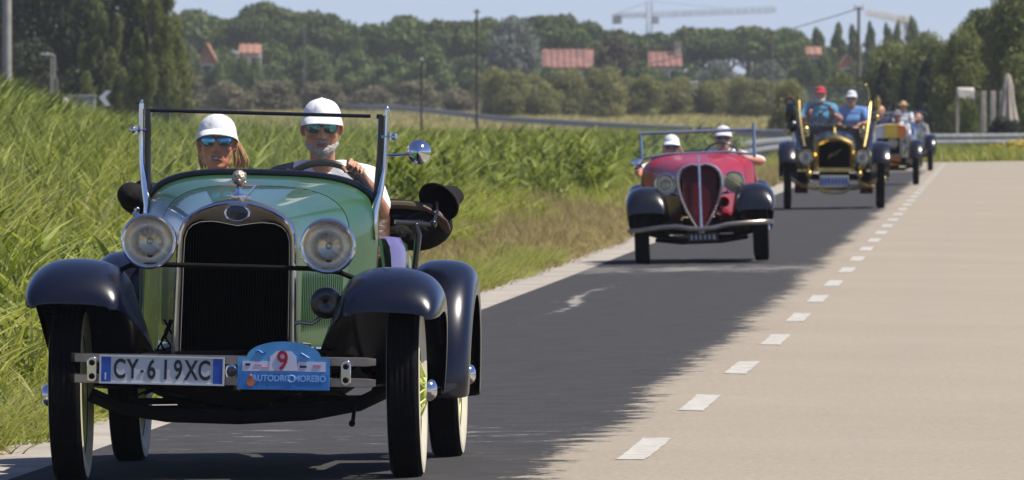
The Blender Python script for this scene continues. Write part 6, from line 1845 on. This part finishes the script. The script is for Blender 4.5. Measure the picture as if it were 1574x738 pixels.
    ol = [(-.525, 1.235), (-.525, 1.70), (-.515, 1.80), (-.48, 1.86), (-.42, 1.885), (-.3, 1.893), (0, 1.895), (.3, 1.893), (.42, 1.885), (.48, 1.86), (.515, 1.80), (.525, 1.70), (.525, 1.235)]
    MB().tube([(x, 0, z) for x, z in ol], .015, 8).tube([(-.525, 0, 1.26), (.525, 0, 1.26)], .012, 8).obj('frame', BR, ws)
    MB().add([(x, 0, z) for x, z in ol], [tuple(range(len(ol)))]).obj('pane', M['glass_hazy'], ws, smooth=0)
    MB().ball((.47, -.005, 1.872), .03, 10, 8).obj('knob', BR, ws)
    for s in (-1, 1):
        MB().tube([(s * .545, -.02, 1.60), (s * .525, -.25, 1.38), (s * .49, -.55, 1.12), (s * .45, -.78, .93)], [.024, .020, .019, .021], 8).ball((s * .546, -.02, 1.60), .036, 10, 8).obj('stay', BR, ws)
    pl = MB().box((0, -.14, .415), (.44, .012, .18)).obj('number_plate', M['grey_panel'], car, bevel=.005)
    o = MB()
    for k in range(8): o.box((-.18 + .052 * k, -.148, .42 + .004 * (k % 3)), (.026, .003, .09))
    o.obj('worn_lettering', M['plate_blue'], pl, smooth=0, stuff=True)
    steering_wheel(car, (-.21, 1.62, 1.42), .20, R(35), 'black', .014)
    return car
BRASS = build_brass()
bpy.context.view_layer.update()
person('bearded driver of the brass car in a red cap and blue shirt', (-.21, 2.25, .95),
       dict(head=(-.21, 2.22, 1.735), neck=(-.21, 2.28, 1.59), hip=(-.21, 2.32, 1.14), shl=(-.40, 2.30, 1.53), shr=(-.02, 2.30, 1.53), ell=(-.50, 2.08, 1.34), wrl=(-.37, 1.82, 1.40), elr=(.10, 2.05, 1.36), wrr=(-.06, 1.80, 1.46),
            knl=(-.30, 1.82, 1.08), anl=(-.30, 1.55, .72), knr=(-.12, 1.82, 1.08), anr=(-.12, 1.55, .72)),
       skin='skin_red', shirt='teal_cloth', cap='red_cloth', beard='white_hair', hands=(('grip', 'l', (-.37, 1.70, 1.46), (-.3, -.3, -.8), (-.4, .5, .7)), ('grip', 'r', (-.05, 1.69, 1.50), (.3, .3, -.8), (.4, .5, .7))), voxel=.011, car=BRASS)
person('passenger of the brass car in a white cap and light blue shirt', (.28, 2.25, .95),
       dict(head=(.265, 2.22, 1.675), neck=(.27, 2.28, 1.53), hip=(.28, 2.32, 1.10), shl=(.08, 2.30, 1.47), shr=(.46, 2.30, 1.47), ell=(.05, 2.06, 1.28), wrl=(.16, 1.84, 1.22), elr=(.52, 2.06, 1.30), wrr=(.36, 1.86, 1.26),
            knl=(.2, 1.82, 1.06), anl=(.2, 1.55, .72), knr=(.37, 1.82, 1.06), anr=(.37, 1.55, .72)),
       shirt='blue_cloth', cap='offwhite_cloth', glasses='eye', hands=(('rest', 'l', (.5, -.8, -.2), (0, 0, 1)), ('rest', 'r', (-.5, -.8, -.2), (0, 0, 1))), voxel=.011, car=BRASS)

# ================================================================== THE TWO CARS BEHIND
def small_car(name, label, Zf, px, yaw, track, wr, main, fend, nose, L=2.4, lamps='chrome', stripe=False):
    car = car_root(name, label, Zf, px, yaw)
    h = track / 2
    for s in (-1, 1):
        wheel(car, (s * h, 0, wr), wr, .12, 'wire', s, rim_r=wr * .72)
        wheel(car, (s * h, L, wr), wr, .12, 'wire', s, rim_r=wr * .72)
        old_fender(car, 'front_fender', M[fend], s, h + .01, 0, wr, wr + .07, 15, 150, .12, [(.65, .42), (.85, .36)])
        old_fender(car, 'rear_fender', M[fend], s, h + .01, L, wr, wr + .07, 0, 175, .12)
        MB().box((s * h, 1.2, .34), (.2, .9, .03)).obj('running_board', M['black'], car, bevel=.008)
    c = MB()
    for s in (-1, 1): c.box((s * .3, 1.2, .45), (.06, 2.9, .1))
    c.tube([(-h, 0, wr), (-.3, -.01, wr - .08), (.3, -.01, wr - .08), (h, 0, wr)], .03, 8).tube([(-h, L, wr), (h, L, wr)], .04, 8).box((0, .6, .45), (.4, .9, .22))
    leaf_spring(c, -.34, .34, -.05, .40, .48)
    c.obj('chassis', M['black'], car, smooth=30)
    b = MB(); b.loft([[(x, y, z) for x, z in sect(w, .55, zs, zt, n)] for y, w, zs, zt, n in [(.05, .25, .92, 1.08, 2.4), (.5, .30, .96, 1.13, 2.5), (.95, .37, 1.0, 1.18, 2.7)]])
    bo = b.obj('bonnet', M[main], car, smooth=40)
    out_ = [(-.27, .56), (-.27, .95), (-.22, 1.06), (-.1, 1.10), (0, 1.105), (.1, 1.10), (.22, 1.06), (.27, .95), (.27, .56)]
    inn = [(x * .80, .60 + (z - .56) * .86) for x, z in out_]
    P = lambda Q, y: [(x, y, z) for x, z in Q]
    rs = MB().loft([P(out_, .06), P(out_, -.03), P(inn, -.04), P(inn, .02)]).box((0, .01, .585), (.54, .08, .05)).obj('radiator_shell', M[nose], car, smooth=40)
    MB().prism(inn, .0, .03).obj('core', M['core'], rs, smooth=0)
    if stripe:                       # painted nose cowl in three colours over a round grey lamp
        for nm, mt, x0, x1 in (('white_panel', 'white_paint', -.26, -.08), ('yellow_panel', 'yellow_paint', -.08, .18), ('orange_panel', 'orange_paint', .18, .34)):
            rings = []
            for y, k in ((-.05, .85), (-.10, 1.0), (.35, 1.06)):
                rings.append([(x0 + (x1 - x0) * u, y + .05 * (x0 + (x1 - x0) * u) ** 2, .92 + (.27 - .5 * (x0 + (x1 - x0) * u - .04) ** 2) * k * v) for u, v in ((0, 0), (0, .5), (0, 1), (.5, 1.0), (1, 1), (1, .5), (1, 0))])
            MB().loft(rings, False, True).obj(nm, M[mt], bo, smooth=35)
        headlamp(car, (.08, -.12, .82), .10, .12, 'nickel', 'nickel')
    MB().lathe([(0, .03), (.03, .03), (.04, .012), (.07, .015), (.08, .001)], (0, .02, 1.1), 'z', 12).obj('radiator_cap', M['brass'], rs)
    MB().loft([[(-.26, -.05, .55), (0, -.08, .55), (.26, -.05, .55)], [(-.22, -.02, .40), (0, -.04, .38), (.22, -.02, .40)]]).obj('apron', M['orange_paint' if stripe else main], car)
    for s in (-1, 1):
        headlamp(car, (s * .36, -.05, .84), .095, .16, lamps, lamps)
        MB().tube([(s * .36, .05, .76), (s * .30, .1, .60)], .016, 6).obj('lamp_bracket', M['black'], car)
    tub = MB(); rr = []
    for w, y, zt in ((.38, .96, 1.05), (.48, 1.3, .98), (.50, 1.8, .95), (.48, 2.2, 1.0), (.36, 2.7, .92), (.15, 3.0, .8)):
        rr.append([(w * .88, y, zt), (w, y, zt - .03), (w + .015, y, zt - .2), (w - .03, y, .45)])
    tub.loft(rr); tub.loft([[(-x, y, z) for x, y, z in r] for r in rr]).box((0, 1.7, .5), (.9, 1.3, .04)).loft([[(-.42, 2.25, 1.0), (0, 2.3, 1.04), (.42, 2.25, 1.0)], [(-.14, 3.0, .8), (0, 3.02, .82), (.14, 3.0, .8)]])
    tub.obj('body', M[main], car, smooth=40)
    MB().box((0, 1.85, .72), (.86, .44, .14)).box((0, 2.1, .94), (.86, .12, .42), (R(-12), 0, 0)).obj('seat', M['black'], car, bevel=.04)
    ws = thing_part('windscreen', car, (0, 1.05, 0))
    MB().tube([(-.42, 0, 1.1), (-.42, .03, 1.42), (.42, .03, 1.42), (.42, 0, 1.1)], .012, 8).obj('frame', M['chrome'], ws)
    MB().loft([[(-.41, .0, 1.15), (.41, .0, 1.15)], [(-.41, .03, 1.41), (.41, .03, 1.41)]]).obj('pane', M['glass'], ws, smooth=0)
    steering_wheel(car, (.2, 1.45, 1.10), .18, R(28), tube=.012)
    bpy.context.view_layer.update()
    return car
def sit(label, car, x, dz, **kw):
    J = dict(head=(x, 1.92, 1.46), neck=(x, 1.98, 1.315), hip=(x, 2.0, .86), shl=(x - .18, 1.98, 1.25), shr=(x + .18, 1.98, 1.25), ell=(x - .24, 1.76, 1.05), wrl=(x - .13, 1.56, 1.08), elr=(x + .24, 1.76, 1.05), wrr=(x + .13, 1.56, 1.08),
             knl=(x - .09, 1.55, .88), anl=(x - .09, 1.25, .55), knr=(x + .09, 1.55, .88), anr=(x + .09, 1.25, .55))
    J = {k: (v[0], v[1], v[2] + dz) for k, v in J.items()}
    person(label, (x, 1.95, .76 + dz), J, car=car, voxel=.013, hands=kw.pop('hands', (('rest', 'l', (.4, -.9, 0), (0, 0, 1)), ('rest', 'r', (-.4, -.9, 0), (0, 0, 1)))), **kw)
ORANGE = small_car('veteran_car', 'small orange, yellow and white veteran car with black fenders behind the brass car', 211.0, 1366, R(-2.4), 1.06, .40, 'black_paint', 'black_paint', 'nickel', stripe=True)
BLUE = small_car('veteran_car', 'dark blue open car at the very back of the line', 258.0, 1391, R(-2.6), 1.20, .39, 'navy_paint', 'navy_paint', 'chrome')
sit('person in dark navy coat with grey hair in the orange car', ORANGE, -.18, .0, shirt='navy_cloth', hair='grey_hair', sleeve=1.6)
sit('person in pale shirt and grey wool cap in the orange car', ORANGE, .16, -.10, shirt='offwhite_cloth', cap='grey_cloth')
sit('person in straw hat driving the dark blue car', BLUE, -.06, .10, shirt='offwhite_cloth', cap='straw', brim=0)
sit('person with fair hair in a grey jacket in the dark blue car', BLUE, .30, -.18, shirt='grey_cloth', hair='blond', sleeve=1.6)
